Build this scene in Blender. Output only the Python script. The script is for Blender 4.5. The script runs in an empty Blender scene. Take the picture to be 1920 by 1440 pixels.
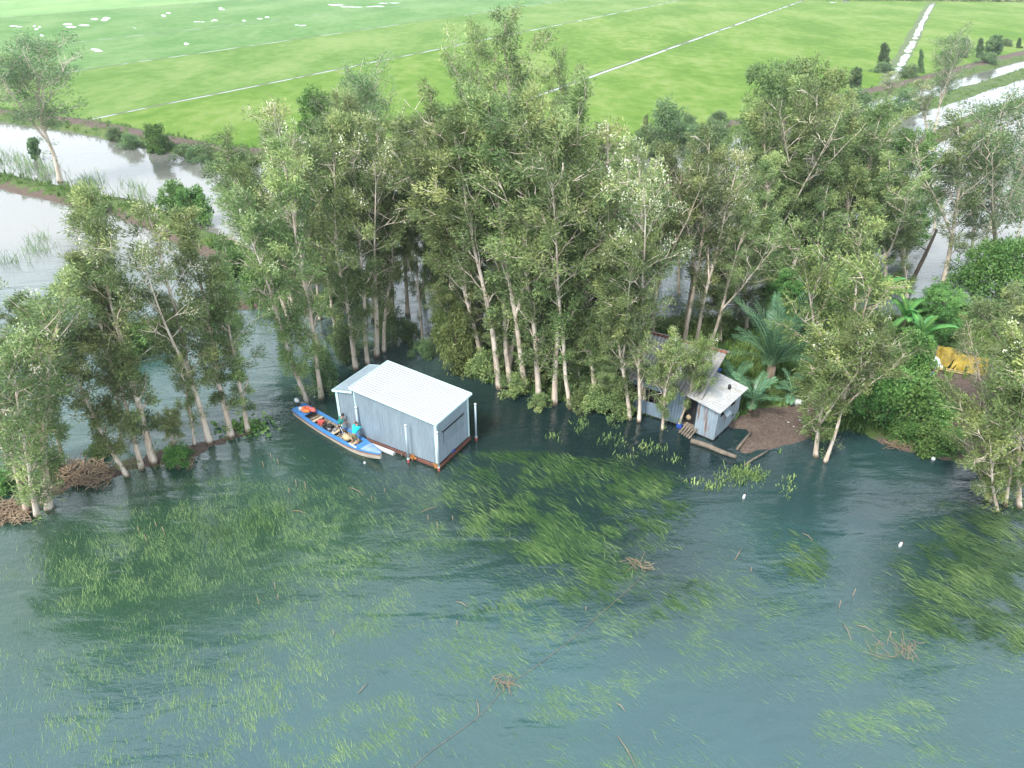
import bpy, bmesh, math, random
import numpy as np
from mathutils import Vector, Matrix, Quaternion
R = math.radians
PI = math.pi
scn = bpy.context.scene
COL = scn.collection

# ------------------------------------------------------------------ camera model
CAM_H = 27.0
PITCH = R(31.8)
FPX = 1333.0
ct, st = math.cos(PITCH), math.sin(PITCH)

def at(px, py, z=0.0):
    """where the sight line of a photo pixel meets the level z"""
    u = (px-960)/FPX; v = (py-720)/FPX
    t = (CAM_H-z)/(st+v*ct)
    return Vector((u*t, t*(ct-v*st), z))

def at_depth(px, py, Y):
    u = (px-960)/FPX; v = (py-720)/FPX
    t = Y/(ct-v*st)
    return Vector((u*t, Y, CAM_H-t*(st+v*ct)))

def to_px(X, Y, Z=0.0):
    dz = Z-CAM_H
    f = Y*ct-dz*st
    up = Y*st+dz*ct
    return 960+FPX*X/f, 720-FPX*up/f

# ------------------------------------------------------------------ tagging helpers
def tag(o, label=None, cat=None, group=None, kind=None):
    if label: o['label'] = label
    if cat: o['category'] = cat
    if group: o['group'] = group
    if kind: o['kind'] = kind
    return o

def link(o):
    COL.objects.link(o); return o

def empty(name, loc=(0, 0, 0), rz=0.0, label=None, cat=None, group=None):
    o = bpy.data.objects.new(name, None)
    o.location = loc; o.rotation_euler = (0, 0, rz); o.empty_display_size = .3
    link(o)
    return tag(o, label, cat, group)

def children(o):
    return [c for c in COL.objects if c.parent == o]

def mesh_np(name, V, F, mats, tint=None, smooth=False, fmat=None):
    """V (n,3) array; F (m,k) array of equal sized faces"""
    me = bpy.data.meshes.new(name)
    V = np.asarray(V, dtype=np.float32); F = np.asarray(F, dtype=np.int32)
    m, k = F.shape
    me.vertices.add(len(V)); me.vertices.foreach_set('co', V.ravel())
    me.loops.add(m*k); me.loops.foreach_set('vertex_index', F.ravel())
    me.polygons.add(m)
    me.polygons.foreach_set('loop_start', np.arange(m, dtype=np.int32)*k)
    if smooth: me.polygons.foreach_set('use_smooth', np.ones(m, dtype=bool))
    if tint is not None:
        a = me.attributes.new('tint', 'FLOAT', 'POINT')
        a.data.foreach_set('value', np.asarray(tint, dtype=np.float32))
    for mt in (mats if isinstance(mats, (list, tuple)) else [mats]): me.materials.append(mt)
    if fmat is not None: me.polygons.foreach_set('material_index', np.asarray(fmat, dtype=np.int32))
    me.update(calc_edges=True)
    return me

class MB:
    """collects shapes, then links them as ONE mesh object"""
    def __init__(s): s.v = []; s.f = []; s.sm = []
    def add(s, vs, fs, smooth=False):
        b = len(s.v); s.v += [tuple(v) for v in vs]
        s.f += [tuple(i+b for i in f) for f in fs]; s.sm += [smooth]*len(fs)
        return s
    def box(s, cx, cy, cz, sx, sy, sz, rz=0, M=None):
        vs = []
        c, n = math.cos(rz), math.sin(rz)
        for x in (-.5, .5):
            for y in (-.5, .5):
                for z in (-.5, .5):
                    a, b = x*sx, y*sy
                    p = Vector((cx+a*c-b*n, cy+a*n+b*c, cz+z*sz))
                    vs.append(M @ p if M else p)
        return s.add(vs, [(0, 1, 3, 2), (4, 6, 7, 5), (0, 4, 5, 1), (2, 3, 7, 6), (0, 2, 6, 4), (1, 5, 7, 3)])
    def bar(s, a, b, w, h):
        """rectangular bar from a to b"""
        a, b = Vector(a), Vector(b); d = (b-a).normalized()
        up = Vector((0, 0, 1)) if abs(d.z) < .9 else Vector((0, 1, 0))
        x = d.cross(up).normalized(); y = x.cross(d)
        vs = [p+x*(i*w/2)+y*(j*h/2) for p in (a, b) for i, j in ((-1, -1), (1, -1), (1, 1), (-1, 1))]
        return s.add(vs, [(0, 3, 2, 1), (4, 5, 6, 7), (0, 1, 5, 4), (1, 2, 6, 5), (2, 3, 7, 6), (3, 0, 4, 7)])
    def tube(s, pts, rad, n=8, cap=True):
        pts = [Vector(p) for p in pts]
        if not isinstance(rad, (list, tuple)): rad = [rad]*len(pts)
        vs = []; fs = []
        ref = None
        for i, p in enumerate(pts):
            d = (pts[min(i+1, len(pts)-1)]-pts[max(i-1, 0)])
            if d.length < 1e-6: d = Vector((0, 0, 1))
            d.normalize()
            if ref is None:
                ref = d.orthogonal().normalized()
            ref = (ref-d*ref.dot(d))
            if ref.length < 1e-5: ref = d.orthogonal()
            ref.normalize(); w = d.cross(ref)
            for k in range(n):
                a = 2*PI*k/n
                vs.append(p+(ref*math.cos(a)+w*math.sin(a))*rad[i])
        for i in range(len(pts)-1):
            for k in range(n):
                k2 = (k+1) % n
                fs.append((i*n+k, i*n+k2, (i+1)*n+k2, (i+1)*n+k))
        s.add(vs, fs, True)
        if cap:
            b = len(s.v)-len(vs)
            s.f.append(tuple(b+k for k in reversed(range(n)))); s.sm.append(False)
            e = b+(len(pts)-1)*n
            s.f.append(tuple(e+k for k in range(n))); s.sm.append(False)
        return s
    def ball(s, c, r, sx=1, sy=1, sz=1, nu=10, nv=7, jit=0, rng=None):
        vs = []; fs = []
        for j in range(nv+1):
            th = PI*j/nv
            for i in range(nu):
                a = 2*PI*i/nu
                q = 1+(rng.uniform(-jit, jit) if rng and 0 < j < nv else 0)
                vs.append((c[0]+r*sx*q*math.sin(th)*math.cos(a), c[1]+r*sy*q*math.sin(th)*math.sin(a), c[2]+r*sz*q*math.cos(th)))
        for j in range(nv):
            for i in range(nu):
                i2 = (i+1) % nu
                fs.append((j*nu+i, (j+1)*nu+i, (j+1)*nu+i2, j*nu+i2))
        return s.add(vs, fs, True)
    def mesh(s, name, mat):
        me = bpy.data.meshes.new(name)
        me.from_pydata(s.v, [], s.f)
        me.polygons.foreach_set('use_smooth', s.sm)
        me.materials.append(mat); me.update()
        return me
    def build(s, name, mat, parent=None, **kw):
        o = bpy.data.objects.new(name, s.mesh(name, mat)); link(o)
        if parent: o.parent = parent
        return tag(o, **kw) if kw else o

def obj(name, me, parent=None, **kw):
    o = bpy.data.objects.new(name, me); link(o)
    if parent: o.parent = parent
    return tag(o, **kw) if kw else o

# ------------------------------------------------------------------ value noise on the ground
_rs = np.random.RandomState(5)
_tab = _rs.rand(256, 256)
def vnoise(x, y):
    x = np.asarray(x, float); y = np.asarray(y, float)
    xi = np.floor(x).astype(int); yi = np.floor(y).astype(int)
    fx = x-xi; fy = y-yi
    fx = fx*fx*(3-2*fx); fy = fy*fy*(3-2*fy)
    g = lambda a, b: _tab[a % 256, b % 256]
    return (g(xi, yi)*(1-fx)+g(xi+1, yi)*fx)*(1-fy)+(g(xi, yi+1)*(1-fx)+g(xi+1, yi+1)*fx)*fy
def fbm(x, y, o=3):
    s = 0; a = .5
    for k in range(o):
        s = s+a*vnoise(x*2**k+17*k, y*2**k+31*k); a *= .5
    return s/(1-.5**o)
def sstep(a, b, x):
    t = np.clip((x-a)/(b-a), 0, 1); return t*t*(3-2*t)

# ------------------------------------------------------------------ materials
def nodes(name):
    m = bpy.data.materials.new(name); m.use_nodes = True
    nt = m.node_tree; nt.nodes.clear()
    out = nt.nodes.new('ShaderNodeOutputMaterial')
    return m, nt, out
def N(nt, t, **kw):
    n = nt.nodes.new(t)
    for k, v in kw.items():
        if k in n.inputs.keys() if isinstance(k, str) else False: n.inputs[k].default_value = v
        else: setattr(n, k, v)
    return n
def noise(nt, scale, detail=3, rough=.55, vec=None, dist=0):
    n = nt.nodes.new('ShaderNodeTexNoise')
    n.inputs['Scale'].default_value = scale; n.inputs['Detail'].default_value = detail
    n.inputs['Roughness'].default_value = rough; n.inputs['Distortion'].default_value = dist
    if vec is not None: nt.links.new(vec, n.inputs['Vector'])
    return n
def ramp(nt, fac, stops):
    r = nt.nodes.new('ShaderNodeValToRGB'); e = r.color_ramp.elements
    while len(e) < len(stops): e.new(.5)
    for i, (p, c) in enumerate(stops):
        e[i].position = p; e[i].color = (c[0], c[1], c[2], 1)
    nt.links.new(fac, r.inputs['Fac']); return r
def mixc(nt, fac, a, b, mode='MIX'):
    n = nt.nodes.new('ShaderNodeMix'); n.data_type = 'RGBA'; n.blend_type = mode
    for s, v in ((0, fac), (6, a), (7, b)):
        if hasattr(v, 'is_linked'): nt.links.new(v, n.inputs[s])
        else: n.inputs[s].default_value = v if s == 0 else (v[0], v[1], v[2], 1)
    return n.outputs[2]
def mathn(nt, op, a, b=None, c=None):
    n = nt.nodes.new('ShaderNodeMath'); n.operation = op
    for i, v in enumerate((a, b, c)):
        if v is None: continue
        if hasattr(v, 'is_linked'): nt.links.new(v, n.inputs[i])
        else: n.inputs[i].default_value = v
    return n.outputs[0]
def coord(nt, kind='Object', scale=(1, 1, 1), rot=(0, 0, 0)):
    tc = nt.nodes.new('ShaderNodeTexCoord')
    mp = nt.nodes.new('ShaderNodeMapping')
    mp.inputs['Scale'].default_value = scale; mp.inputs['Rotation'].default_value = rot
    nt.links.new(tc.outputs[kind], mp.inputs['Vector'])
    return mp.outputs['Vector']
def bump(nt, h, dist=.02, strength=1.0, prev=None):
    b = nt.nodes.new('ShaderNodeBump'); b.inputs['Distance'].default_value = dist; b.inputs['Strength'].default_value = strength
    nt.links.new(h, b.inputs['Height'])
    if prev is not None: nt.links.new(prev, b.inputs['Normal'])
    return b.outputs['Normal']

def simple(name, col, col2=None, rough=.7, scale=3, metal=0, bumpd=0, spec=.4, kind='Object', sc=(1, 1, 1)):
    m, nt, out = nodes(name)
    p = nt.nodes.new('ShaderNodeBsdfPrincipled')
    p.inputs['Roughness'].default_value = rough; p.inputs['Metallic'].default_value = metal
    p.inputs['Specular IOR Level'].default_value = spec
    v = coord(nt, kind, sc)
    n = noise(nt, scale, 5, .6, v)
    col2 = col2 or tuple(c*.75 for c in col)
    r = ramp(nt, n.outputs[0], [(.3, col2), (.7, col)])
    nt.links.new(r.outputs[0], p.inputs['Base Color'])
    if bumpd:
        nt.links.new(bump(nt, n.outputs[0], bumpd), p.inputs['Normal'])
    nt.links.new(p.outputs[0], out.inputs[0])
    return m

def leaf_mat(name, dark, mid, lite, trans=.25, rough=.5, hue=.03):
    m, nt, out = nodes(name)
    at_ = nt.nodes.new('ShaderNodeAttribute'); at_.attribute_name = 'tint'
    r = ramp(nt, at_.outputs['Fac'], [(0, dark), (.55, mid), (1, lite)])
    oi = nt.nodes.new('ShaderNodeObjectInfo')
    hs = nt.nodes.new('ShaderNodeHueSaturation')
    nt.links.new(mathn(nt, 'MULTIPLY_ADD', oi.outputs['Random'], hue, .5-hue*.5), hs.inputs['Hue'])
    nt.links.new(mathn(nt, 'MULTIPLY_ADD', oi.outputs['Random'], .45, .92), hs.inputs['Value'])
    nt.links.new(r.outputs[0], hs.inputs['Color'])
    p = nt.nodes.new('ShaderNodeBsdfPrincipled'); p.inputs['Roughness'].default_value = rough
    p.inputs['Specular IOR Level'].default_value = .35
    t = nt.nodes.new('ShaderNodeBsdfTranslucent')
    mx = nt.nodes.new('ShaderNodeMixShader'); mx.inputs[0].default_value = trans
    nt.links.new(hs.outputs[0], p.inputs['Base Color']); nt.links.new(hs.outputs[0], t.inputs['Color'])
    nt.links.new(p.outputs[0], mx.inputs[1]); nt.links.new(t.outputs[0], mx.inputs[2])
    nt.links.new(mx.outputs[0], out.inputs[0])
    return m

def bark_mat(name, pale, brown, blotch, sc=1.0):
    m, nt, out = nodes(name)
    v = coord(nt, 'Object', (3*sc, 3*sc, .5*sc))
    n = noise(nt, 1.6, 5, .65, v)
    n2 = noise(nt, .35, 2, .5, coord(nt, 'Object'))
    a = ramp(nt, n.outputs[0], [(.28, blotch), (.45, brown), (.62, pale)])
    c = mixc(nt, mathn(nt, 'MULTIPLY', n2.outputs[0], .7), a.outputs[0], brown)
    p = nt.nodes.new('ShaderNodeBsdfPrincipled'); p.inputs['Roughness'].default_value = .85
    p.inputs['Specular IOR Level'].default_value = .2
    # wet, muddy foot
    sz_ = nt.nodes.new('ShaderNodeSeparateXYZ'); nt.links.new(coord(nt, 'Object'), sz_.inputs[0])
    wet = ramp(nt, mathn(nt, 'ADD', mathn(nt, 'MULTIPLY', sz_.outputs[2], 1.1), mathn(nt, 'MULTIPLY_ADD', n.outputs[0], .5, -.1)), [(.25, (1, 1, 1)), (.55, (0, 0, 0))])
    c = mixc(nt, wet.outputs[0], c, (.10, .075, .05))
    nt.links.new(c, p.inputs['Base Color'])
    nt.links.new(bump(nt, n.outputs[0], .03), p.inputs['Normal'])
    nt.links.new(p.outputs[0], out.inputs[0]); return m

M = {}
M['leaf'] = leaf_mat('paperbark_leaf', (.070, .112, .042), (.152, .214, .078), (.36, .41, .155))
M['leaf_g'] = leaf_mat('green_leaf', (.048, .120, .030), (.105, .215, .055), (.23, .37, .11))
M['leaf_y'] = leaf_mat('young_leaf', (.085, .135, .045), (.165, .230, .075), (.33, .39, .13))
M['leaf_b'] = leaf_mat('bluish_leaf', (.058, .112, .045), (.118, .192, .080), (.25, .34, .14))
M['palm'] = leaf_mat('palm_leaf', (.030, .085, .052), (.062, .150, .082), (.17, .30, .145), .2, .4)
M['banana'] = leaf_mat('banana_leaf', (.04, .13, .05), (.09, .25, .07), (.2, .38, .1), .35, .4)
M['blossom'] = leaf_mat('cream_blossom', (.45, .45, .30), (.6, .6, .44), (.72, .72, .6), .3, .8)
M['bark'] = bark_mat('paperbark_bark', (.66, .61, .53), (.50, .42, .34), (.25, .19, .14))
M['bark_w'] = bark_mat('white_paperbark_bark', (.68, .63, .56), (.46, .37, .29), (.24, .17, .13))
M['bark_d'] = bark_mat('brown_bark', (.30, .25, .20), (.20, .15, .11), (.09, .07, .05))
M['twig'] = bark_mat('pale_twig', (.46, .41, .34), (.34, .28, .22), (.2, .16, .12))
M['deadreed'] = simple('dead_reed', (.33, .25, .165), (.15, .105, .07), .9, 2)
M['drywood'] = simple('dry_wood', (.19, .16, .125), (.09, .072, .055), .9, 2.5, bumpd=.01, sc=(1, 1, .3))

# ------------------------------------------------------------------ world, sun, camera
SUN_EL, SUN_AZ = R(52), R(-140)      # azimuth measured from +Y towards +X: behind the camera, to the left
w = bpy.data.worlds.new('World'); scn.world = w; w.use_nodes = True
nt = w.node_tree; nt.nodes.clear()
wo = nt.nodes.new('ShaderNodeOutputWorld'); bg = nt.nodes.new('ShaderNodeBackground')
sky = nt.nodes.new('ShaderNodeTexSky'); sky.sky_type = 'NISHITA'; sky.sun_disc = False
sky.sun_elevation = SUN_EL; sky.sun_rotation = SUN_AZ; sky.air_density = 1.0; sky.dust_density = 1.5; sky.ozone_density = 2.0
tc = nt.nodes.new('ShaderNodeTexCoord'); mp = nt.nodes.new('ShaderNodeMapping'); mp.inputs['Scale'].default_value = (1, 1, 2.4)
nt.links.new(tc.outputs['Generated'], mp.inputs['Vector'])
cn = noise(nt, 1.7, 6, .58, mp.outputs[0], .4)
cr = ramp(nt, cn.outputs[0], [(.30, (0, 0, 0)), (.62, (1, 1, 1))])
cn2 = noise(nt, 3.1, 4, .5, mp.outputs[0])
cc = ramp(nt, cn2.outputs[0], [(.3, (7.6, 8.8, 10.0)), (.7, (11.4, 12.0, 12.6))])
sz = nt.nodes.new('ShaderNodeSeparateXYZ'); nt.links.new(tc.outputs['Generated'], sz.inputs[0])
low_ = ramp(nt, sz.outputs[2], [(.05, (1, 1, 1)), (.70, (.34, .34, .34))])
cover = mathn(nt, 'ADD', low_.outputs[0], mathn(nt, 'MULTIPLY', cr.outputs[0], .45)); cover = mathn(nt, 'MINIMUM', cover, .96)
nt.links.new(mixc(nt, cover, sky.outputs[0], cc.outputs[0]), bg.inputs['Color'])
bg.inputs['Strength'].default_value = .1
nt.links.new(bg.outputs[0], wo.inputs['Surface'])

sl = bpy.data.lights.new('sun', 'SUN'); sl.energy = 2.6; sl.angle = R(10); sl.color = (1, .96, .9)
so = bpy.data.objects.new('sun', sl); link(so)
sd = Vector((math.sin(SUN_AZ)*math.cos(SUN_EL), math.cos(SUN_AZ)*math.cos(SUN_EL), math.sin(SUN_EL)))
so.rotation_euler = sd.to_track_quat('Z', 'Y').to_euler(); so.location = (0, 0, 60)

cd = bpy.data.cameras.new('camera'); cam = bpy.data.objects.new('camera', cd); link(cam)
cam.location = (0, 0, CAM_H); cam.rotation_euler = (PI/2-PITCH, 0, 0)
cd.sensor_width = 36; cd.lens = 36*FPX/1920; cd.clip_end = 6000; cd.clip_start = .5
scn.camera = cam
scn.view_settings.view_transform = 'Standard'; scn.view_settings.look = 'None'
scn.view_settings.exposure = 1.2; scn.view_settings.gamma = 1
scn.cycles.max_bounces = 6; scn.cycles.diffuse_bounces = 3; scn.cycles.glossy_bounces = 3
scn.cycles.transmission_bounces = 4; scn.cycles.transparent_max_bounces = 6
scn.cycles.use_denoising = True
try:
    scn.cycles.denoiser = 'OPENIMAGEDENOISE'; scn.cycles.denoising_prefilter = 'ACCURATE'
except Exception: pass

# ================================================================== THE SETTING
def pl(*px, z=0.0):
    return [at(a, b, z) for a, b in px]

def dist_poly(X, Y, pts):
    best = np.full(X.shape, 1e9)
    for a, b in zip(pts[:-1], pts[1:]):
        dx, dy = b[0]-a[0], b[1]-a[1]; L = dx*dx+dy*dy+1e-9
        t = np.clip(((X-a[0])*dx+(Y-a[1])*dy)/L, 0, 1)
        best = np.minimum(best, np.hypot(X-a[0]-t*dx, Y-a[1]-t*dy))
    return best

def sd_area(X, Y, pts):
    """signed distance to a closed outline, negative inside"""
    d = dist_poly(X, Y, list(pts)+[pts[0]])
    ins = np.zeros(X.shape, bool)
    n = len(pts)
    for i in range(n):
        a, b = pts[i], pts[(i+1) % n]
        c = ((a[1] > Y) != (b[1] > Y)) & (X < (b[0]-a[0])*(Y-a[1])/(b[1]-a[1]+1e-12)+a[0])
        ins ^= c
    return np.where(ins, -d, d)

bank_line = pl((-420, 120), (0, 218), (170, 240), (420, 292), (640, 300), (870, 296), (1120, 290), (1280, 262), (1400, 236), (1580, 190), (1700, 162), (1920, 104), (2300, 0))
levee_far = pl((-300, 300), (0, 340), (120, 366), (240, 394), (330, 430), (420, 470), (520, 520))
strip_low = pl((-100, 700), (60, 655), (150, 632), (280, 610), (430, 572), (560, 565), (640, 548), (720, 520))
shore_left = pl((-250, 1010), (0, 975), (130, 905), (210, 878), (330, 852), (410, 828), (480, 800))
levee_right = pl((1690, 300), (1760, 255), (1830, 222), (1920, 190), (2100, 140))
levee_right2 = pl((1500, 262), (1640, 222), (1760, 190), (1920, 138), (2200, 50))
grove = pl((835, 672), (900, 715), (960, 738), (1040, 752), (1110, 768), (1190, 772), (1270, 790), (1330, 800), (1385, 812), (1362, 842), (1392, 866), (1470, 848), (1520, 826),
           (1600, 812), (1650, 836), (1720, 856), (1800, 876), (1850, 900), (1990, 930), (2100, 800), (1960, 585), (1780, 575), (1640, 590), (1480, 600), (1300, 590), (1100, 590), (960, 600), (870, 640))
grove_b = pl((1440, 545), (1600, 560), (1640, 520), (1600, 440), (1480, 420), (1400, 470))
bare = [pl((1345, 790), (1450, 770), (1520, 748), (1560, 780), (1500, 835), (1390, 866), (1355, 840)),
        pl((1730, 690), (1860, 700), (1880, 760), (1850, 890), (1800, 870), (1790, 770)),
        pl((1640, 826), (1720, 850), (1800, 872), (1800, 884), (1700, 868), (1630, 842))]

def ground_height(X, Y):
    n = fbm(X*.25, Y*.25, 4)-.5
    nf = fbm(X*1.1+9, Y*1.1, 3)-.5
    h = np.full(X.shape, -.75)+n*.15
    soil = np.zeros(X.shape)
    def up(prof, top):
        nonlocal h
        h = np.maximum(h, -.75+prof*(top+.75))
    d = dist_poly(X, Y, bank_line)+n*2.2
    up(1-sstep(1.6, 4.6, d), .95+n*.5)
    soil = np.maximum(soil, (1-sstep(.5, 1.5, np.abs(d-.4+nf)))*.9)
    d = dist_poly(X, Y, levee_far)+n*1.6
    up(1-sstep(1.0, 3.2, d), .75+n*.3)
    soil = np.maximum(soil, sstep(1.0, 1.6, d)*(1-sstep(3, 4, d))*.9)
    d = dist_poly(X, Y, strip_low)+n*3.5+nf*1.4
    up(1-sstep(.6, 3.2, d), .26+n*.35)
    soil = np.maximum(soil, (1-sstep(1, 3, d))*sstep(-.02, .10, n)*.8)
    d = dist_poly(X, Y, shore_left)+n*1.8+nf*1.6
    up(1-sstep(.3, 1.9, d), .12+n*.3)
    soil = np.maximum(soil, (1-sstep(1, 2.4, d))*.95)
    d = dist_poly(X, Y, levee_right)+n*2
    up(1-sstep(.8, 3, d), .5+n*.3)
    soil = np.maximum(soil, sstep(.3, 1.2, d)*(1-sstep(2.5, 4, d)))
    d = dist_poly(X, Y, levee_right2)+n*2.5
    up(1-sstep(1.5, 4.5, d), .4+n*.3)
    d = np.minimum(sd_area(X, Y, grove), sd_area(X, Y, grove_b))+n*1.4+nf*.7
    up(1-sstep(-.9, .5, d), .22+n*.4)
    inside = 1-sstep(-1, 0, d)
    soil = np.maximum(soil, inside*.35)
    for b in bare:
        d = sd_area(X, Y, b)+nf*.8+n*.8
        soil = np.maximum(soil, 1-sstep(-.3, .4, d))
    return h, np.clip(soil, 0, 1)

def axis(a, b, near0, near1, fine, coarse):
    xs = [a]
    while xs[-1] < b:
        x = xs[-1]
        xs.append(x+(fine if near0 < x < near1 else coarse))
    return np.array(xs)

gx = axis(-262, 332, -46, 52, .45, 1.3); gy = axis(-62, 264, 24, 74, .4, 1.2)
GX, GY = np.meshgrid(gx, gy)
GH, GS = ground_height(GX, GY)
nx, ny = len(gx), len(gy)
idx = np.arange(nx*ny).reshape(ny, nx)
Q = np.stack([idx[:-1, :-1], idx[:-1, 1:], idx[1:, 1:], idx[1:, :-1]], -1).reshape(-1, 4)

def ground_z(x, y):
    h, _ = ground_height(np.array([float(x)]), np.array([float(y)])); return float(h[0])
def on_ground(px, py, lift=0.0):
    """the point of the terrain (or the water) under a pixel"""
    z = 0.0
    for _ in range(4):
        p = at(px, py, z); z = max(0.0, ground_z(p.x, p.y))
    p.z = z+lift
    return p

# ground material: grassy earth, bare soil where the attribute says so, mud under water
m, nt, out = nodes('bank_earth')
a = nt.nodes.new('ShaderNodeAttribute'); a.attribute_name = 'tint'
n1 = noise(nt, .9, 6, .65, coord(nt)); n2 = noise(nt, 6, 4, .7, coord(nt)); n3 = noise(nt, .22, 3, .6, coord(nt))
gr = ramp(nt, n1.outputs[0], [(.25, (.035, .060, .018)), (.5, (.075, .120, .034)), (.72, (.13, .15, .06))])
so_ = ramp(nt, n2.outputs[0], [(.25, (.060, .044, .034)), (.55, (.115, .086, .070)), (.8, (.19, .15, .125))])
f = mathn(nt, 'ADD', a.outputs['Fac'], mathn(nt, 'MULTIPLY_ADD', n1.outputs[0], .6, -.3))
f = ramp(nt, f, [(.35, (0, 0, 0)), (.6, (1, 1, 1))])
c = mixc(nt, f.outputs[0], gr.outputs[0], so_.outputs[0])
geo = nt.nodes.new('ShaderNodeNewGeometry'); sx = nt.nodes.new('ShaderNodeSeparateXYZ'); nt.links.new(geo.outputs['Position'], sx.inputs[0])
under = ramp(nt, mathn(nt, 'MULTIPLY_ADD', sx.outputs[2], 4, .9), [(.3, (1, 1, 1)), (.9, (0, 0, 0))])
c = mixc(nt, under.outputs[0], c, (.035, .055, .036))
p = nt.nodes.new('ShaderNodeBsdfPrincipled'); p.inputs['Roughness'].default_value = .92; p.inputs['Specular IOR Level'].default_value = .2
nt.links.new(c, p.inputs['Base Color'])
nt.links.new(bump(nt, n2.outputs[0], .12), p.inputs['Normal']); nt.links.new(p.outputs[0], out.inputs[0])
M['ground'] = m
gme = mesh_np('ground', np.stack([GX.ravel(), GY.ravel(), GH.ravel()], 1), Q, M['ground'], GS.ravel(), True)
obj('ground', gme, label='muddy earth with grassy levees and low banks rising out of the flood water', cat='ground', kind='structure')

# ---- flood water: one sheet at level zero
m, nt, out = nodes('flood_water')
v1 = coord(nt, 'Object', (1, 1, 1), (0, 0, R(28)))
geo = nt.nodes.new('ShaderNodeNewGeometry')
def wave(scale, rot, dist, dscale, sc=(1, 1, 1)):
    t = nt.nodes.new('ShaderNodeTexWave'); t.wave_type = 'BANDS'; t.bands_direction = 'Y'; t.wave_profile = 'SIN'
    t.inputs['Scale'].default_value = scale; t.inputs['Distortion'].default_value = dist
    t.inputs['Detail'].default_value = 2; t.inputs['Detail Scale'].default_value = dscale
    nt.links.new(coord(nt, 'Object', sc, (0, 0, rot)), t.inputs['Vector'])
    return t.outputs['Fac']
swell = noise(nt, .42, 2, .5, coord(nt, 'Object', (.42, 1.25, 1), (0, 0, R(-20))), .6)
chop = noise(nt, 2.3, 2, .5, coord(nt, 'Object', (.55, 1.3, 1), (0, 0, R(-14))), .5)
rip = noise(nt, 5.0, 3, .6, coord(nt, 'Object', (.45, 1.3, 1), (0, 0, R(24))), .4)
gust = noise(nt, .09, 3, .6, coord(nt, 'Object', (.7, 1.2, 1), (0, 0, R(-25))))
gustr = ramp(nt, gust.outputs[0], [(.36, (.25, .25, .25)), (.62, (1, 1, 1))])
h = mathn(nt, 'MULTIPLY', swell.outputs[0], .20)
h = mathn(nt, 'ADD', h, mathn(nt, 'MULTIPLY', chop.outputs[0], .021))
h = mathn(nt, 'ADD', h, mathn(nt, 'MULTIPLY', mathn(nt, 'MULTIPLY', rip.outputs[0], gustr.outputs[0]), .036))
sx0 = nt.nodes.new('ShaderNodeSeparateXYZ'); nt.links.new(geo.outputs['Position'], sx0.inputs[0])
calm = nt.nodes.new('ShaderNodeMapRange'); calm.inputs[1].default_value = 40; calm.inputs[2].default_value = 80; calm.inputs[3].default_value = 1; calm.inputs[4].default_value = .10
nt.links.new(sx0.outputs[1], calm.inputs[0])
h = mathn(nt, 'MULTIPLY', h, calm.outputs[0])
bn = bump(nt, h, 1.0)
turb = noise(nt, .07, 3, .55, coord(nt))
tcol = ramp(nt, turb.outputs[0], [(.35, (.9, .9, .9)), (.65, (1.1, 1.1, 1.1))])
# towards the field canals the water carries more silt
sx = nt.nodes.new('ShaderNodeSeparateXYZ'); nt.links.new(geo.outputs['Position'], sx.inputs[0])
silt = nt.nodes.new('ShaderNodeMapRange'); silt.inputs[1].default_value = 42; silt.inputs[2].default_value = 74
nt.links.new(sx.outputs[1], silt.inputs[0])
shd = nt.nodes.new('ShaderNodeAttribute'); shd.attribute_name = 'tint'
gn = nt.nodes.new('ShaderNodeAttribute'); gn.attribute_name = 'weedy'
open_col = mixc(nt, gn.outputs['Fac'], (.060, .150, .164), (.046, .116, .058))
tc0 = mixc(nt, shd.outputs['Fac'], (.010, .025, .028), open_col)  # dark end carries painted tree reflection and shade; the bed itself is level
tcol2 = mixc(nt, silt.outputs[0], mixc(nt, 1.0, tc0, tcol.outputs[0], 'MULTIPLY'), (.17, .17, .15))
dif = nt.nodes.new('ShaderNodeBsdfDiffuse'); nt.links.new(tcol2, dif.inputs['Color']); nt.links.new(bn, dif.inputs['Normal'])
trn = nt.nodes.new('ShaderNodeBsdfTransparent'); trn.inputs['Color'].default_value = (.62, .86, .78, 1)
body = nt.nodes.new('ShaderNodeMixShader')
tf = mathn(nt, 'MULTIPLY_ADD', silt.outputs[0], -.40, .48)
nt.links.new(tf, body.inputs[0]); nt.links.new(dif.outputs[0], body.inputs[1]); nt.links.new(trn.outputs[0], body.inputs[2])
gl = nt.nodes.new('ShaderNodeBsdfGlossy'); gl.inputs['Roughness'].default_value = .06; nt.links.new(bn, gl.inputs['Normal'])
fr = nt.nodes.new('ShaderNodeFresnel'); fr.inputs['IOR'].default_value = 1.8; nt.links.new(bn, fr.inputs['Normal'])
mx = nt.nodes.new('ShaderNodeMixShader')
nt.links.new(fr.outputs[0], mx.inputs[0]); nt.links.new(body.outputs[0], mx.inputs[1]); nt.links.new(gl.outputs[0], mx.inputs[2])
nt.links.new(mx.outputs[0], out.inputs[0])
M['water'] = m
wx = axis(-260, 326, -48, 52, 1.0, 12); wy = axis(-60, 258, 8, 54, .9, 12)
WX, WY = np.meshgrid(wx, wy)
WPX, WPY = to_px(WX, np.maximum(WY, 2.0))
def soft_ell(items, base):
    d = np.full(WX.shape, base)
    for cx, cy, rx, ry, rot, val in items:
        c, s_ = math.cos(R(rot)), math.sin(R(rot)); a, b = WPX-cx, WPY-cy
        q = np.exp(-(((a*c+b*s_)/rx)**2+((-a*s_+b*c)/ry)**2)); d = d*(1-q)+val*q
    return d
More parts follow.
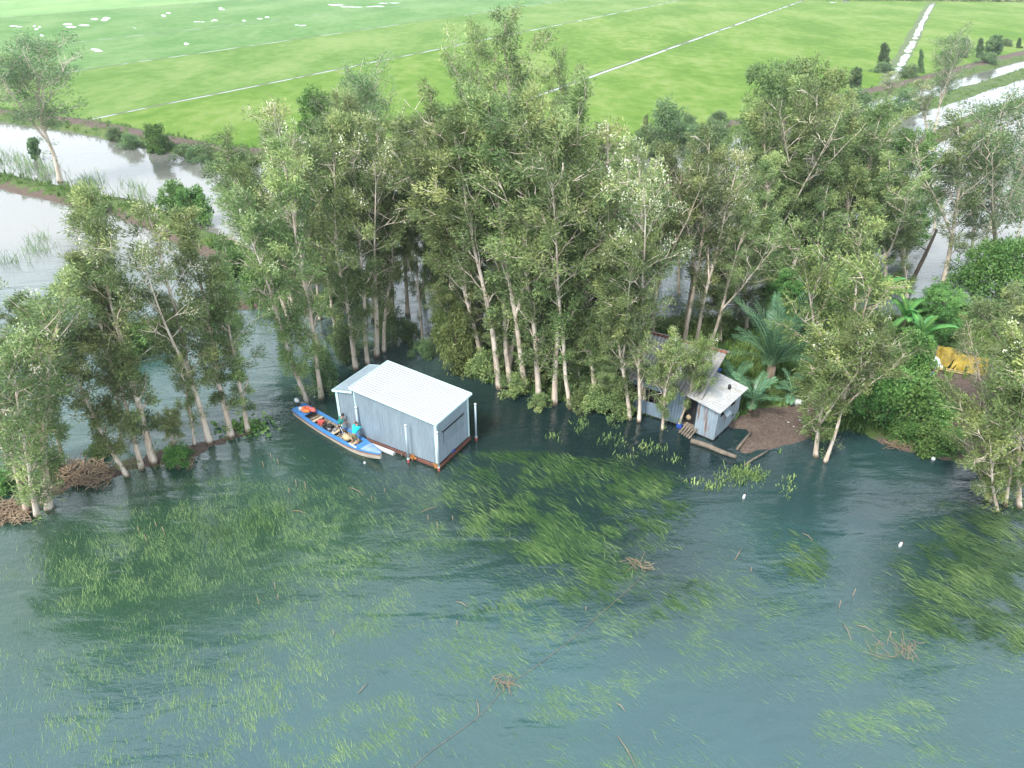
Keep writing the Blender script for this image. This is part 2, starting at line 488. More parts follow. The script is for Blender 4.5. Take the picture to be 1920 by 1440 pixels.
deep = soft_ell([(1050, 790, 430, 110, 6, 0.0), (1280, 850, 300, 80, 0, .02), (960, 960, 300, 130, 10, .22), (1620, 920, 300, 70, 4, .40), (1880, 960, 160, 110, 20, .12), (1180, 1040, 260, 130, 20, .25), (1780, 1120, 200, 90, 20, .35), (330, 1000, 360, 130, -15, .62), (620, 830, 160, 60, 20, .35)], .95)  # low values paint the grove's reflection and shade into the water colour
weedy = soft_ell([(330, 1010, 520, 230, -12, 1.15), (560, 880, 260, 90, 0, .7), (980, 960, 260, 120, 0, .6), (1850, 1080, 200, 140, 0, .7)], .12)
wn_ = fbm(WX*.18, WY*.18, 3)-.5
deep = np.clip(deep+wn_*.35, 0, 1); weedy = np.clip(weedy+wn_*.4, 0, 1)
wI = np.arange(WX.size).reshape(WX.shape)
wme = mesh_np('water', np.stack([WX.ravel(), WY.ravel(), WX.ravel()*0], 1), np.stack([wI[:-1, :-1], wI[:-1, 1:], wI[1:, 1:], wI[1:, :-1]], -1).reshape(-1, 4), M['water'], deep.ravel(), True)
wa = wme.attributes.new('weedy', 'FLOAT', 'POINT'); wa.data.foreach_set('value', weedy.ravel().astype(np.float32))
obj('water', wme, label='rippled flood water covering the low ground and filling the canals', cat='water', kind='structure')

# ---- rice field beyond the bank, in parcels divided by straight ditches
vx, vy = (1805-960)/FPX, (-107-720)/FPX
FD = Vector((vx, ct-vy*st)).normalized(); FN = Vector((FD.y, -FD.x))
s_of = lambda p: p[0]*FN.x+p[1]*FN.y
t_of = lambda p: p[0]*FD.x+p[1]*FD.y
FZ = .55
bs = np.array([s_of(p) for p in bank_line]); bt = np.array([t_of(p) for p in bank_line])
def t_bank(s): return np.interp(s, bs, bt)
sA = s_of(at(180, 222, FZ)); sB = s_of(at(1065, 160, FZ)); sC = s_of(at(1716, 70, FZ)); sD = s_of(at(130, 135, FZ))
sE = s_of(at(300, 62, FZ)); sF = s_of(at(150, 22, FZ))
def field_mat(name, c0, c1, c2):
    m, nt, out = nodes(name)
    a = noise(nt, .045, 4, .6, coord(nt, 'Object', (1, .45, 1), (0, 0, R(28))), .3)
    b = noise(nt, .35, 4, .65, coord(nt, 'Object', (1, .6, 1), (0, 0, R(28))))
    f = mathn(nt, 'ADD', mathn(nt, 'MULTIPLY', a.outputs[0], .62), mathn(nt, 'MULTIPLY', b.outputs[0], .38))
    r = ramp(nt, f, [(.41, c0), (.5, c1), (.60, c2)])
    hh = noise(nt, 2.2, 5, .7, coord(nt))
    p = nt.nodes.new('ShaderNodeBsdfPrincipled'); p.inputs['Roughness'].default_value = .8; p.inputs['Specular IOR Level'].default_value = .15
    nt.links.new(r.outputs[0], p.inputs['Base Color'])
    nt.links.new(bump(nt, hh.outputs[0], .5, .8), p.inputs['Normal'])
    nt.links.new(p.outputs[0], out.inputs[0]); return m
FM = [field_mat('rice_near', (.076, .162, .009), (.112, .200, .022), (.172, .240, .058)),
      field_mat('rice_mid', (.080, .168, .020), (.114, .202, .036), (.162, .236, .064)),
      field_mat('rice_far', (.074, .174, .036), (.104, .206, .056), (.145, .238, .082)),
      field_mat('rice_pale', (.135, .26, .08), (.165, .29, .10), (.20, .31, .115))]
def ribbon(name, s0f, s1f, t0f, t1, z, mat, ns=14, nt_=46, rag=0):
    ts_ = np.linspace(0, 1, nt_)**2.2
    rows = []
    for k in range(ns):
        a = k/(ns-1)
        s_ref = s0f(0)*(1-a)+s1f(0)*a
        t0 = t0f(s_ref); tt = t0+(t1-t0)*ts_
        ss = np.array([s0f(t)*(1-a)+s1f(t)*a for t in tt])
        rows.append(np.stack([ss*FN.x+tt*FD.x, ss*FN.y+tt*FD.y, np.full(nt_, z)], 1))
    V = np.concatenate(rows)
    I = np.arange(ns*nt_).reshape(ns, nt_)
    F = np.stack([I[:-1, :-1], I[1:, :-1], I[1:, 1:], I[:-1, 1:]], -1).reshape(-1, 4)
    return mesh_np(name, V, F[:, ::-1], mat)
K = lambda s: (lambda t: s)
for i, (s0, s1, mt, lb) in enumerate([
        (300, sC, 0, 'bright green rice parcel right of the straight white ditch'), (sC, sB, 0, 'widest bright green rice parcel between the two right hand ditches'),
        (sB, sA, 0, 'bright green rice parcel behind the tallest grove trees'), (sA, sD, 1, 'green rice parcel left of the long diagonal ditch'),
        (sD, sE, 2, 'bluish green rice parcel at upper left with standing water patches'), (sE, sF, 2, 'far bluish green rice parcel with bare wet patches'),
        (sF, -2500, 3, 'pale yellowish far rice parcel in the top left corner')]):
    obj('rice_field', ribbon('rice_field', K(s0), K(s1), lambda s: t_bank(s)+2.2, 3200, FZ, FM[mt]), label=lb, cat='rice field', kind='structure')

m, nt, out = nodes('ditch_water')
p = nt.nodes.new('ShaderNodeBsdfPrincipled'); p.inputs['Base Color'].default_value = (.11, .13, .10, 1); p.inputs['Roughness'].default_value = .12; p.inputs['IOR'].default_value = 1.6
nt.links.new(bump(nt, noise(nt, 3, 3, .6, coord(nt)).outputs[0], .02), p.inputs['Normal']); nt.links.new(p.outputs[0], out.inputs[0]); M['ditch'] = m
M['puddle'] = simple('wet_patch', (.30, .33, .31), (.22, .25, .22), .1, 2)
M['ditchbank'] = simple('ditch_bank', (.10, .16, .05), (.07, .075, .04), .95, 1.4)
def ditch(s0, w, t0, t1, lb, wob=.35, gaps=.0):
    sd_ = random.Random(int(abs(s0)*10))
    ph = sd_.uniform(0, 9)
    jit = lambda t, k: (float(fbm(np.array([t*.35+k]), np.array([ph]), 3)[0])-.5)
    ms = MB(); ms2 = MB()
    t = t0; row = []
    while t < t1:
        c = jit(t*.2, 3)*wob*2
        q = jit(t, 40)
        ww = w*(1+1.5*q) if q > -.22+gaps*.3 else .03
        row.append((t, c, max(ww, .03), w*(1.5+1.1*jit(t, 80)), w*(1.5+1.1*jit(t, 120))))
        t += 1.2+(t-t0)*.012
    P = lambda s, t, z: (s*FN.x+t*FD.x, s*FN.y+t*FD.y, z)
    for mb, lo, z in ((ms, 0, FZ+.008), (ms2, 1, FZ+.004)):
        vs = []
        for (t, c, ww, e0, e1) in row:
            if lo == 0: vs += [P(s0+c-ww/2, t, z), P(s0+c+ww/2, t, z)]
            else: vs += [P(s0+c-e0-.15, t, z), P(s0+c+e1*.55+.1, t, z)]
        mb.add(vs, [(2*i, 2*i+2, 2*i+3, 2*i+1)[::-1] for i in range(len(row)-1)])
    o = ms2.build('field_ditch', M['ditchbank'], label=lb, cat='ditch', kind='structure')
    ms.build('ditch_water', M['ditch'], o)
ditch(sA, .55, t_bank(sA)+2.5, 900, 'long straight ditch running diagonally behind the tallest trees', gaps=.55)
ditch(sB, .7, t_bank(sB)+2.5, 900, 'straight ditch crossing the field right of the tallest trees', gaps=.35)
ditch(sC, 1.7, t_bank(sC)+3.5, 480, 'wide bright ditch running straight away at upper right', .5)
ditch(sD, .42, t_bank(sD)+2.5, 900, 'broken ditch crossing the field at upper left', gaps=.8)
ditch(sE, .36, t_bank(sE)+2.5, 900, 'faint ditch between the far bluish parcels', gaps=1.0)
ditch(sF, .32, t_bank(sF)+2.5, 900, 'faintest ditch below the pale top left parcel', gaps=1.0)

rng = random.Random(3)
def puddle(px, py, wpx, hpx, lb):
    mb = MB(); n = 46
    c = at(px, py, FZ+.012)
    for k in range(rng.randint(2, 4)):
        ox, oy = rng.uniform(-.4, .4)*wpx, rng.uniform(-.35, .35)*hpx
        vs = []
        for i in range(n):
            a = 2*PI*i/n
            q = .5+.9*float(fbm(np.array([math.cos(a)*2.2+k*7+px]), np.array([math.sin(a)*2.2+py]), 4)[0])
            q *= .33
            p_ = at(px+ox+math.cos(a)*q*wpx*.5, py+oy+math.sin(a)*q*hpx*.5, FZ+.012+.004*k)
            vs.append(p_)
        mb.add(vs, [tuple(range(n))[::-1]])
    mb.build('puddle', M['puddle'], label=lb, cat='puddle', kind='structure')
for a in [(22, 50, 44, 5), (70, 52, 16, 9), (138, 48, 58, 10), (74, 67, 22, 5), (185, 35, 44, 12), (308, 27, 26, 9), (178, 94, 52, 9), (350, 82, 24, 6), (410, 16, 26, 5),
          (372, 40, 22, 4), (405, 38, 20, 4), (492, 34, 30, 6), (562, 48, 26, 4), (465, 39, 22, 4), (640, 10, 80, 7), (720, 6, 60, 5), (690, 12, 70, 4), (252, 52, 8, 3), (1580, 4, 46, 5)]:
    puddle(*a, 'thin white patch of standing water among the far rice')

# far scrub line along the top right
def far_scrub():
    rs = np.random.RandomState(8)
    n = 5200
    px = rs.uniform(1480, 2150, n); V = []; T = []
    a = at(1480, -1, FZ); b = at(2150, 5, FZ)
    u = rs.rand(n); X = a.x+(b.x-a.x)*u; Y = a.y+(b.y-a.y)*u+rs.uniform(-5, 5, n)
    hmax = .8+2.6*fbm(X*.05, Y*.0+3, 3)**1.5*sstep(.1, .45, u)
    Z = FZ+rs.rand(n)*hmax
    s = .7
    for k in range(n):
        c = np.array([X[k], Y[k], Z[k]]); d1 = rs.randn(3)*s*.6; d2 = rs.randn(3)*s*.6
        V += [c-d1, c-d2, c+d1, c+d2]; T += [rs.rand()]*4
    return mesh_np('far_scrub', np.array(V), np.arange(4*n).reshape(-1, 4), M['leaf'], T)
obj('far_scrub', far_scrub(), label='dark far line of scrub along the edge of the rice field', cat='scrub', kind='stuff')

# ================================================================== TREES
class Leaves:
    def __init__(s): s.c = []; s.d = []; s.r = []; s.t = []
    def add(s, c, d, r, t): s.c.append(tuple(c)); s.d.append(tuple(d)); s.r.append(r); s.t.append(t)
    def mesh(s, name, mat, seed, n, length, width, wind=(0, 0, 0), droop=.2, spread=.9):
        rs = np.random.RandomState(seed)
        c = np.repeat(np.array(s.c), n, 0); d = np.repeat(np.array(s.d), n, 0)
        r = np.repeat(np.array(s.r), n); t = np.repeat(np.array(s.t), n)
        m = len(c)
        off = rs.randn(m, 3); off /= (np.linalg.norm(off, axis=1, keepdims=True)+1e-6)
        off *= (rs.rand(m, 1)**.45)*r[:, None]
        p = c+off
        dr = d*.7+rs.randn(m, 3)*spread*.6+off/(r[:, None]+1e-6)*.35+np.array(wind)
        dr[:, 2] -= droop*rs.rand(m)
        dr /= (np.linalg.norm(dr, axis=1, keepdims=True)+1e-6)
        sd = np.cross(dr, rs.randn(m, 3)); sd /= (np.linalg.norm(sd, axis=1, keepdims=True)+1e-6)
        L = length*rs.uniform(.6, 1.3, (m, 1)); W = width*rs.uniform(.7, 1.3, (m, 1))
        V = np.empty((m, 4, 3))
        V[:, 0] = p; V[:, 1] = p+dr*L*.45+sd*W*.5; V[:, 2] = p+dr*L; V[:, 3] = p+dr*L*.45-sd*W*.5
        tt = np.clip(t+rs.randn(m)*.13, 0, 1)
        return mesh_np(name, V.reshape(-1, 3), np.arange(4*m).reshape(-1, 4), mat, np.repeat(tt, 4))

def curve_pts(a, d, L, n, rng, wander=.15, up=.25):
    pts = [Vector(a)]; d = Vector(d).normalized()
    for i in range(n):
        d = (d+Vector((rng.gauss(0, wander), rng.gauss(0, wander), rng.gauss(0, wander*.6)+up/n))).normalized()
        pts.append(pts[-1]+d*L/n)
    return pts, d

def paperbark(seed, H=15.0, stems=1, fork=0, crown0=.32, width=2.0, nbr=24, leafn=26, bark='bark', leaf='leaf', blossoms=0, bare=.10,
              clus=.37, leafsize=(.22, .05), wind=(-.45, .1, .1), young=.35, spread0=.12, trunk_r=.17, droop=.35):
    """returns (list of trunk meshes, crown mesh, blossom mesh or None) of a tree H metres tall standing at the origin"""
    rng = random.Random(seed)
    lv = Leaves(); bl = Leaves(); trunks = []; twig = MB()
    for s in range(stems):
        tr = MB()
        a0 = 2*PI*s/max(stems, 1)+rng.uniform(-.4, .4)
        base = Vector((0, 0, -.35)) if stems == 1 else Vector((math.cos(a0)*.42, math.sin(a0)*.42, -.35))
        lean = Vector((0, 0, 1)) if stems == 1 else Vector((math.cos(a0)*spread0*rng.uniform(.7, 1.5), math.sin(a0)*spread0*rng.uniform(.7, 1.5), 1))
        hs = H if s == 0 else H*rng.uniform(.72, .98)
        leaders = []
        def leader(p0, d0, L, r0, main):
            n = 12
            pts = [Vector(p0)]; d = Vector(d0).normalized(); w = Vector((0, 0, 0))
            for i in range(n):
                w = w*.6+Vector((rng.gauss(0, .045), rng.gauss(0, .045), 0))
                d = (Vector(d0).normalized()*.55+d*.45+w+Vector((0, 0, .10))).normalized()
                pts.append(pts[-1]+d*L/n)
            if main:   # end above the base
                top = Vector(p0)+Vector(d0).normalized()*L
                e = top-pts[-1]
                pts = [p+e*(i/n)**1.5 for i, p in enumerate(pts)]
            rad = [max(.02, r0*(1-.88*(i/n)**1.05)) for i in range(n+1)]
            if main: rad[0] *= 1.45; rad[1] *= 1.05
            tr.tube(pts, rad, 8 if r0 > .09 else 6, cap=False)
            leaders.append((pts, rad, L, main))
            return pts, rad
        pts, rad = leader(base, lean, hs+.35, trunk_r*rng.uniform(.85, 1.1)*(1 if stems == 1 else .85), True)
        for k in range(fork):
            i = rng.choice((4, 5)) if k == 0 else rng.choice((5, 6, 7))
            a = rng.uniform(0, 2*PI); ang = rng.uniform(.28, .5)
            d = (pts[i+1]-pts[i]).normalized()+Vector((math.cos(a), math.sin(a), 0))*ang
            leader(pts[i], d, (hs-pts[i].z)*rng.uniform(.8, .95), rad[i]*.75, False)
        # branches
        for (lp, lr, L, main) in leaders:
            nb = int(nbr*(1 if main else .55)/(stems**.5))
            for b in range(nb):
                f = crown0+(.985-crown0)*((b+rng.random())/nb)**.9 if main else .12+.86*(b+rng.random())/nb
                x = f*(len(lp)-1); i = min(int(x), len(lp)-2); p = lp[i].lerp(lp[i+1], x-i)
                hrel = (p.z/H-crown0)/(1-crown0)
                prof = max(.25, min(1, .45+1.5*hrel) if hrel < .4 else 1.05-.75*((hrel-.4)/.6)**1.6)
                a = b*2.4+rng.uniform(-.6, .6)
                el = rng.uniform(.68, 1.18)
                d = Vector((math.cos(a)*math.cos(el), math.sin(a)*math.cos(el), math.sin(el)))
                bL = width*prof*rng.uniform(.65, 1.2)/math.cos(el)*.72
                n = 5
                bp, dd = curve_pts(p, d, bL, n, rng, .17, .1)
                r0 = max(.016, lr[i]*.42)
                tr.tube(bp, [r0*(1-.75*q/n) for q in range(n+1)], 5, cap=False)
                tone = min(1, max(0, rng.gauss(.36, .21)+young*max(0, hrel-.55)))
                bare_b = rng.random() < bare
                for q in range(3 if bL < 1.2 else 5):
                    j = rng.randint(1, n); sp = bp[j]
                    sdv = (dd+Vector((rng.gauss(0, .7), rng.gauss(0, .7), rng.gauss(.1, .5)))).normalized()
                    sL = bL*rng.uniform(.25, .5)
                    tp, td = curve_pts(sp, sdv, sL, 3, rng, .22, .1)
                    tr.tube(tp, [.024, .019, .015, .011], 3, cap=False)
                    if bare_b and rng.random() < .75: continue
                    for pnt in (tp[2], tp[3]):
                        lv.add(pnt, td, clus*rng.uniform(.7, 1.25), tone+rng.gauss(0, .07))
                    if blossoms and rng.random() < blossoms and hrel > .42:
                        bl.add(tp[3]+Vector((0, 0, .16)), (0, 0, 1), .30, rng.uniform(.3, 1))
                if not bare_b:
                    lv.add(bp[-1], dd, clus, tone+.08); lv.add(bp[-2], dd, clus, tone)
            lv.add(lp[-1], (0, 0, 1), clus*1.1, .55); lv.add(lp[-2], (0, 0, 1), clus, .5)
            # leaves sprouting low on the stem
            if main:
                for q in range(5):
                    f = rng.uniform(crown0*.45, crown0+.1); i = int(f*(len(lp)-1))
                    pp = lp[i]+Vector((rng.gauss(0, .3), rng.gauss(0, .3), rng.uniform(0, .5)))
                    lv.add(pp, (rng.gauss(0, .5), rng.gauss(0, .5), .4), .32, rng.gauss(.35, .1))
        trunks.append(tr.mesh('trunk', M[bark]))
    crown = lv.mesh('crown', M[leaf], seed, leafn, leafsize[0], leafsize[1], wind, droop)
    blossom = bl.mesh('blossom', M['blossom'], seed+9, 16, .11, .065, (0, 0, .4), 0, 1.2) if blossoms else None
    return trunks, crown, blossom

def broadleaf(seed, H=10.0, width=3.0, leaf='leaf_g', crown0=.12, nblob=26, leafn=13, per=26, bark='bark_d', shape='round', leafsize=(.34, .17), stems=1, trunk_r=.18):
    rng = random.Random(seed); lv = Leaves(); trunks = []
    blobs = []
    for k in range(nblob):
        f = (k+rng.random())/nblob
        z = H*(crown0+(1-crown0)*f)
        if shape == 'cone': rr = width*(1-f)**.8*.95+.15
        elif shape == 'flat': rr = width*math.sqrt(max(0, 1-f*f))
        else: rr = width*math.sqrt(max(.06, 1-(2*f-1)**2))
        a = k*2.4+rng.uniform(-.5, .5); q = rr*rng.uniform(.35, .95)
        blobs.append((Vector((math.cos(a)*q, math.sin(a)*q, z*rng.uniform(.93, 1.03))), width*rng.uniform(.22, .42)*(.7 if shape == 'cone' else 1)))
    for s in range(stems):
        tr = MB(); a = 2*PI*s/stems
        pts, d = curve_pts((math.cos(a)*.2*(stems > 1), math.sin(a)*.2*(stems > 1), -.35), (rng.gauss(0, .12)*(stems > 1), rng.gauss(0, .12)*(stems > 1), 1), H*.85, 8, rng, .06, .3)
        tr.tube(pts, [trunk_r*(1-.85*i/8) for i in range(9)], 7, cap=False)
        for c, r in blobs[s::stems]:
            i = min(7, max(1, int((c.z-.25*H)/(H*.85)*8))); b = pts[i]
            mid = b.lerp(c, .5)+Vector((0, 0, -.1*r)); tr.tube([b, mid, c], [trunk_r*.3, trunk_r*.2, .02], 5, cap=False)
        trunks.append(tr.mesh('trunk', M[bark]))
    for c, r in blobs:
        tone = min(1, max(0, rng.gauss(.4, .17)))
        for q in range(per):
            v = Vector((rng.gauss(0, 1), rng.gauss(0, 1), rng.gauss(.25, .9))).normalized()
            p = c+v*r*rng.uniform(.55, 1.1)
            lv.add(p, v*.8+Vector((0, 0, .2)), .22+.1*r, tone+rng.gauss(0, .08)+.12*v.z)
    return trunks, lv.mesh('crown', M[leaf], seed, leafn, leafsize[0], leafsize[1], (-.1, 0, 0), .5, .8), None

POOL = {}
def pool(key, H, items): POOL[key] = (H, items)
pool('bark_tree', 15, [paperbark(s, crown0=.21, nbr=32, leafn=40, trunk_r=.155, width=1.75, fork=s % 2) for s in (1, 2, 3, 4)])
pool('dense_tree', 15, [paperbark(s, nbr=38, leafn=40, crown0=.11, width=1.85, trunk_r=.15, young=.25, fork=s % 2) for s in (11, 12, 13)])
pool('shore_tree', 15, [paperbark(s, bark='bark_w', width=1.65, crown0=.14, nbr=40, wind=(-.2, .1, 0), young=.5, trunk_r=.18, leafn=44, blossoms=.12) for s in (21, 22, 23)])
pool('shore_pair', 15, [paperbark(s, bark='bark_w', stems=2, width=1.65, crown0=.14, nbr=44, leafn=42, trunk_r=.17, blossoms=.12, young=.5, wind=(-.2, .1, 0), spread0=.09) for s in (31,)])
pool('shore_clump', 15, [paperbark(41, bark='bark_w', stems=4, width=1.55, crown0=.12, nbr=60, trunk_r=.18, blossoms=.12, young=.5, wind=(-.2, .1, 0), spread0=.12, leafn=26)])
pool('fork_tree', 15, [paperbark(s, fork=2, crown0=.42, width=1.6, nbr=26, leafn=34, bare=.15, bark='bark_w') for s in (51, 52)])
pool('sparse_tree', 15, [paperbark(s, fork=1, crown0=.30, width=1.9, nbr=26, leafn=34, bare=.25, bark='bark') for s in (56, 57)])
pool('bare_tree', 15, [paperbark(s, fork=2, crown0=.35, width=1.8, nbr=20, bare=.75, bark='bark_w') for s in (58, 59)])
pool('flower_tree', 15, [paperbark(s, blossoms=.6, leafn=24, young=.45, width=1.75, crown0=.2, fork=1) for s in (61, 62)])
pool('tall_tree', 20, [paperbark(s, H=20, fork=1, crown0=.4, width=2.3, nbr=26, wind=(.05, 0, -.25), droop=.8, leafn=22, clus=.5, leafsize=(.30, .065)) for s in (71, 72)])
pool('open_tree', 13, [paperbark(s, H=13, fork=2, crown0=.38, width=2.6, nbr=26, leaf='leaf_b', clus=.5, wind=(-.15, 0, 0)) for s in (81, 82)])
pool('young_tree', 9, [paperbark(s, H=9, fork=2, stems=1, crown0=.18, width=1.9, nbr=26, leaf='leaf_y', bark='bark_w', clus=.34, blossoms=.15, leafn=26, leafsize=(.22, .06), trunk_r=.15) for s in (91, 92)])
pool('young_clump', 9, [paperbark(95, H=9, stems=3, crown0=.16, width=1.6, nbr=36, leaf='leaf_y', bark='bark_w', clus=.34, leafn=26, leafsize=(.22, .06), trunk_r=.14, spread0=.16)])
pool('green_tree', 12, [broadleaf(s, 12, 2.6, nblob=34, leafn=30, leafsize=(.24, .08)) for s in (101, 102)])
pool('dark_tree', 14, [broadleaf(s, 14, 3.0, leaf='leaf', nblob=40, per=26, leafn=28, leafsize=(.25, .07), bark='bark') for s in (106,)])
pool('flat_tree', 5, [broadleaf(111, 5, 4.2, shape='flat', crown0=.5, nblob=30, per=24, leafn=24, leafsize=(.24, .10))])
pool('cone_tree', 6, [broadleaf(121, 6, 1.6, leaf='leaf_b', shape='cone', crown0=.05, nblob=22, per=18, leafn=19, leafsize=(.4, .18), trunk_r=.1)])
pool('round_tree', 5, [broadleaf(126, 5, 1.9, leaf='leaf_b', crown0=.1, nblob=20, per=18, leafn=19, leafsize=(.4, .18), trunk_r=.1)])
pool('bush', 2.4, [broadleaf(s, 2.4, 1.6, nblob=15, per=18, leafn=22, crown0=.05, leafsize=(.20, .11), stems=2, trunk_r=.05, shape='flat') for s in (131, 132)])
pool('shade_bush', 2.4, [broadleaf(s, 2.4, 1.6, leaf='leaf', nblob=15, per=18, leafn=14, crown0=.05, leafsize=(.22, .08), stems=2, trunk_r=.05, shape='flat') for s in (133, 134)])
pool('blue_bush', 2.4, [broadleaf(136, 2.4, 1.7, leaf='leaf_b', nblob=15, per=18, leafn=22, crown0=.05, leafsize=(.24, .06), stems=2, trunk_r=.05, shape='flat')])
pool('yellow_bush', 2.4, [broadleaf(138, 2.4, 1.5, leaf='leaf_y', nblob=15, per=18, leafn=22, crown0=.05, leafsize=(.22, .06), stems=2, trunk_r=.05, shape='flat')])
_cnt = {}
def plant(key, base, top, label, group=None, name='paperbark_tree', cat='tree', wide=1.0, rot=None):
    H, items = POOL[key]
    k = _cnt.get(key, 0); _cnt[key] = k+1
    trunks, crown, blossom = items[k % len(items)]
    rr = random.Random(k*31+len(label))
    axis_ = top-base; L = axis_.length; s = L/H
    q = Vector((0, 0, 1)).rotation_difference(axis_)
    r = Quaternion((0, 0, 1), rr.uniform(-.7, .7) if rot is None else rot)
    e = bpy.data.objects.new(name, None); link(e); e.empty_display_size = .5
    e.rotation_mode = 'QUATERNION'; e.rotation_quaternion = q @ r
    e.location = base; e.scale = (s*wide, s*wide, s)
    tag(e, label, cat, group)
    for t in trunks: obj('trunk', t, e)
    obj('crown', crown, e)
    if blossom: obj('blossom', blossom, e)
    return e
def tree_px(key, bx, by, tx, ty, label, group=None, lean=0.0, **kw):
    """stand a tree with its foot at one photo pixel and its tip at another; lean moves the tip nearer (m)"""
    b = on_ground(bx, by); t = at_depth(tx, ty, b.y-lean)
    return plant(key, b, t, label, group, **kw)

# ---- along the left shore
G1 = 'paperbarks along the flooded left shore'
tree_px('shore_clump', 72, 955, 22, 500, 'four white stemmed paperbark clump standing in water at the left edge', G1, wide=1.15, rot=.3)
tree_px('shore_pair', 252, 886, 88, 492, 'strongly leaning twin trunked paperbark beside the heap of dead reeds', G1, wide=1.1, rot=1.2)
tree_px('shore_tree', 290, 868, 168, 368, 'tall slim leaning paperbark between the dead reed heap and the small white stemmed shrub', G1)
tree_px('flower_tree', 393, 830, 272, 386, 'paperbark covered in cream blossom in the left row', G1, wide=1.15)
tree_px('shore_tree', 364, 836, 300, 560, 'thin bent paperbark tucked just left of the thick trunks in the left row', G1, wide=.8)
tree_px('shore_tree', 433, 818, 345, 402, 'paperbark with thick white foot next to the floating leaf plants', G1)
tree_px('shore_tree', 466, 808, 420, 512, 'shortest paperbark at the right end of the left row', G1, wide=1.15)
tree_px('bark_tree', 20, 900, -30, 560, 'paperbark mostly cut off by the left edge behind the white clump', G1)
tree_px('bark_tree', 120, 880, 40, 560, 'leafy paperbark standing behind the four stemmed clump', G1)
tree_px('dense_tree', 225, 830, 215, 560, 'low leafy paperbark behind the tall slim leaning one', G1, wide=.9)
tree_px('young_tree', 326, 858, 318, 770, 'small white stemmed sapling rising from the floating reed mat', G1, name='sapling', cat='sapling')
# ---- on the far levee
tree_px('open_tree', 114, 342, 74, 92, 'lone leaning tree on the far levee at upper left', None, wide=1.6, rot=.2)
tree_px('round_tree', 66, 300, 62, 262, 'small bush standing in the canal left of the lone levee tree', None, name='bush', cat='bush', wide=.7)
# ---- middle
G2 = 'paperbarks at the left end of the grove'
tree_px('shore_pair', 590, 752, 468, 270, 'big leaning twin trunk paperbark beside the boat stern', G2, wide=.95, rot=.9)
tree_px('flower_tree', 608, 704, 512, 192, 'tall thin leaning paperbark with white blossom at its tip', G2, wide=.9)
tree_px('bark_tree', 545, 610, 428, 300, 'spreading paperbark over the left canal end, left of the leaning twin trunk', G2, wide=1.35)
tree_px('dense_tree', 668, 692, 622, 232, 'paperbark right behind the left corner of the metal shed', G2)
tree_px('bark_tree', 690, 684, 652, 222, 'middle of the three thick trunks behind the metal shed', G2)
tree_px('flower_tree', 706, 668, 705, 225, 'right hand of the three thick trunks behind the metal shed', G2)
tree_px('dense_tree', 635, 640, 590, 300, 'leafy paperbark leaning over the side canal, left of the three thick trunks', G2)
tree_px('green_tree', 622, 470, 588, 182, 'smooth dark green tree rising behind the left end of the grove', None, name='broadleaf_tree', wide=.9)
tree_px('open_tree', 720, 470, 676, 156, 'weeping pale green tree standing tall behind the left grove', None, wide=.95)
tree_px('bark_tree', 792, 640, 772, 300, 'thin dark trunked paperbark standing alone in the gap of open water', G2, wide=.7)
G3 = 'paperbarks along the front of the dense grove'
tree_px('fork_tree', 873, 656, 768, 232, 'paperbark with a bare pale forked trunk above the shed roof', G3, wide=1.15)
tree_px('dense_tree', 905, 690, 806, 205, 'leafy paperbark at the left end of the dense grove', G3)
tree_px('bark_tree', 936, 728, 846, 222, 'slim paperbark leaning left over the dark water edge', G3)
tree_px('bark_tree', 957, 722, 892, 192, 'thin straight paperbark third from the shed along the dark water edge', G3)
tree_px('sparse_tree', 986, 726, 918, 212, 'stout orange barked paperbark with wavy trunk by the green shore bush', G3)
tree_px('dense_tree', 1012, 750, 988, 190, 'straight grey trunk paperbark rising from the dark water by the shore bush', G3)
tree_px('fork_tree', 1040, 757, 1046, 236, 'paperbark with tall pale forked limbs in the middle of the grove', G3, wide=1.1)
tree_px('bark_tree', 1070, 766, 1010, 300, 'crooked paperbark leaning left at the bend of the dark shore', G3)
tree_px('dense_tree', 1118, 748, 1086, 188, 'leafy paperbark in the centre right of the front grove', G3)
tree_px('flower_tree', 1146, 742, 1140, 232, 'paperbark with the whitest blossom on the grove skyline', G3, wide=1.2)
tree_px('flower_tree', 1206, 770, 1192, 262, 'blossoming paperbark in front of the old shack roof', G3)
tree_px('dense_tree', 1180, 786, 1140, 420, 'low leafy paperbark with white foot left of the shack window', G3)
tree_px('bark_tree', 1198, 790, 1222, 440, 'leaning twin footed paperbark in front of the blue shack wall', G3, wide=.9)
tree_px('young_tree', 1242, 806, 1262, 640, 'short blossoming paperbark hanging over the old shack eave', G3, wide=.95)
tree_px('young_tree', 1272, 800, 1316, 640, 'slanting young paperbark beside the plank steps of the shack', G3, wide=.8)
G4 = 'paperbarks behind the old shack'
tree_px('fork_tree', 1222, 662, 1252, 282, 'V shaped paperbark growing behind the shack ridge', G4, wide=1.1)
tree_px('sparse_tree', 1280, 660, 1330, 268, 'multi limbed pale paperbark behind the middle of the shack ridge', G4)
tree_px('flower_tree', 1298, 668, 1392, 282, 'right leaning paperbark at the right end of the shack ridge', G4)
tree_px('dense_tree', 1175, 640, 1235, 330, 'leafy paperbark behind the left end of the shack ridge', G4)
tree_px('sparse_tree', 1330, 660, 1412, 380, 'twiggy paperbark leaning over towards the big palm', G4, wide=1.1)
# ---- tall ones at the back
G5 = 'tallest trees of the grove'
tree_px('tall_tree', 962, 480, 946, 36, 'tallest weeping tree standing above the whole grove', G5, wide=1.15)
tree_px('tall_tree', 935, 480, 893, 48, 'second tallest weeping tree just left of the tallest one', G5, wide=.9)
tree_px('tall_tree', 1066, 470, 1047, 106, 'slender tall tree right of the two tallest ones', G5, wide=.8)
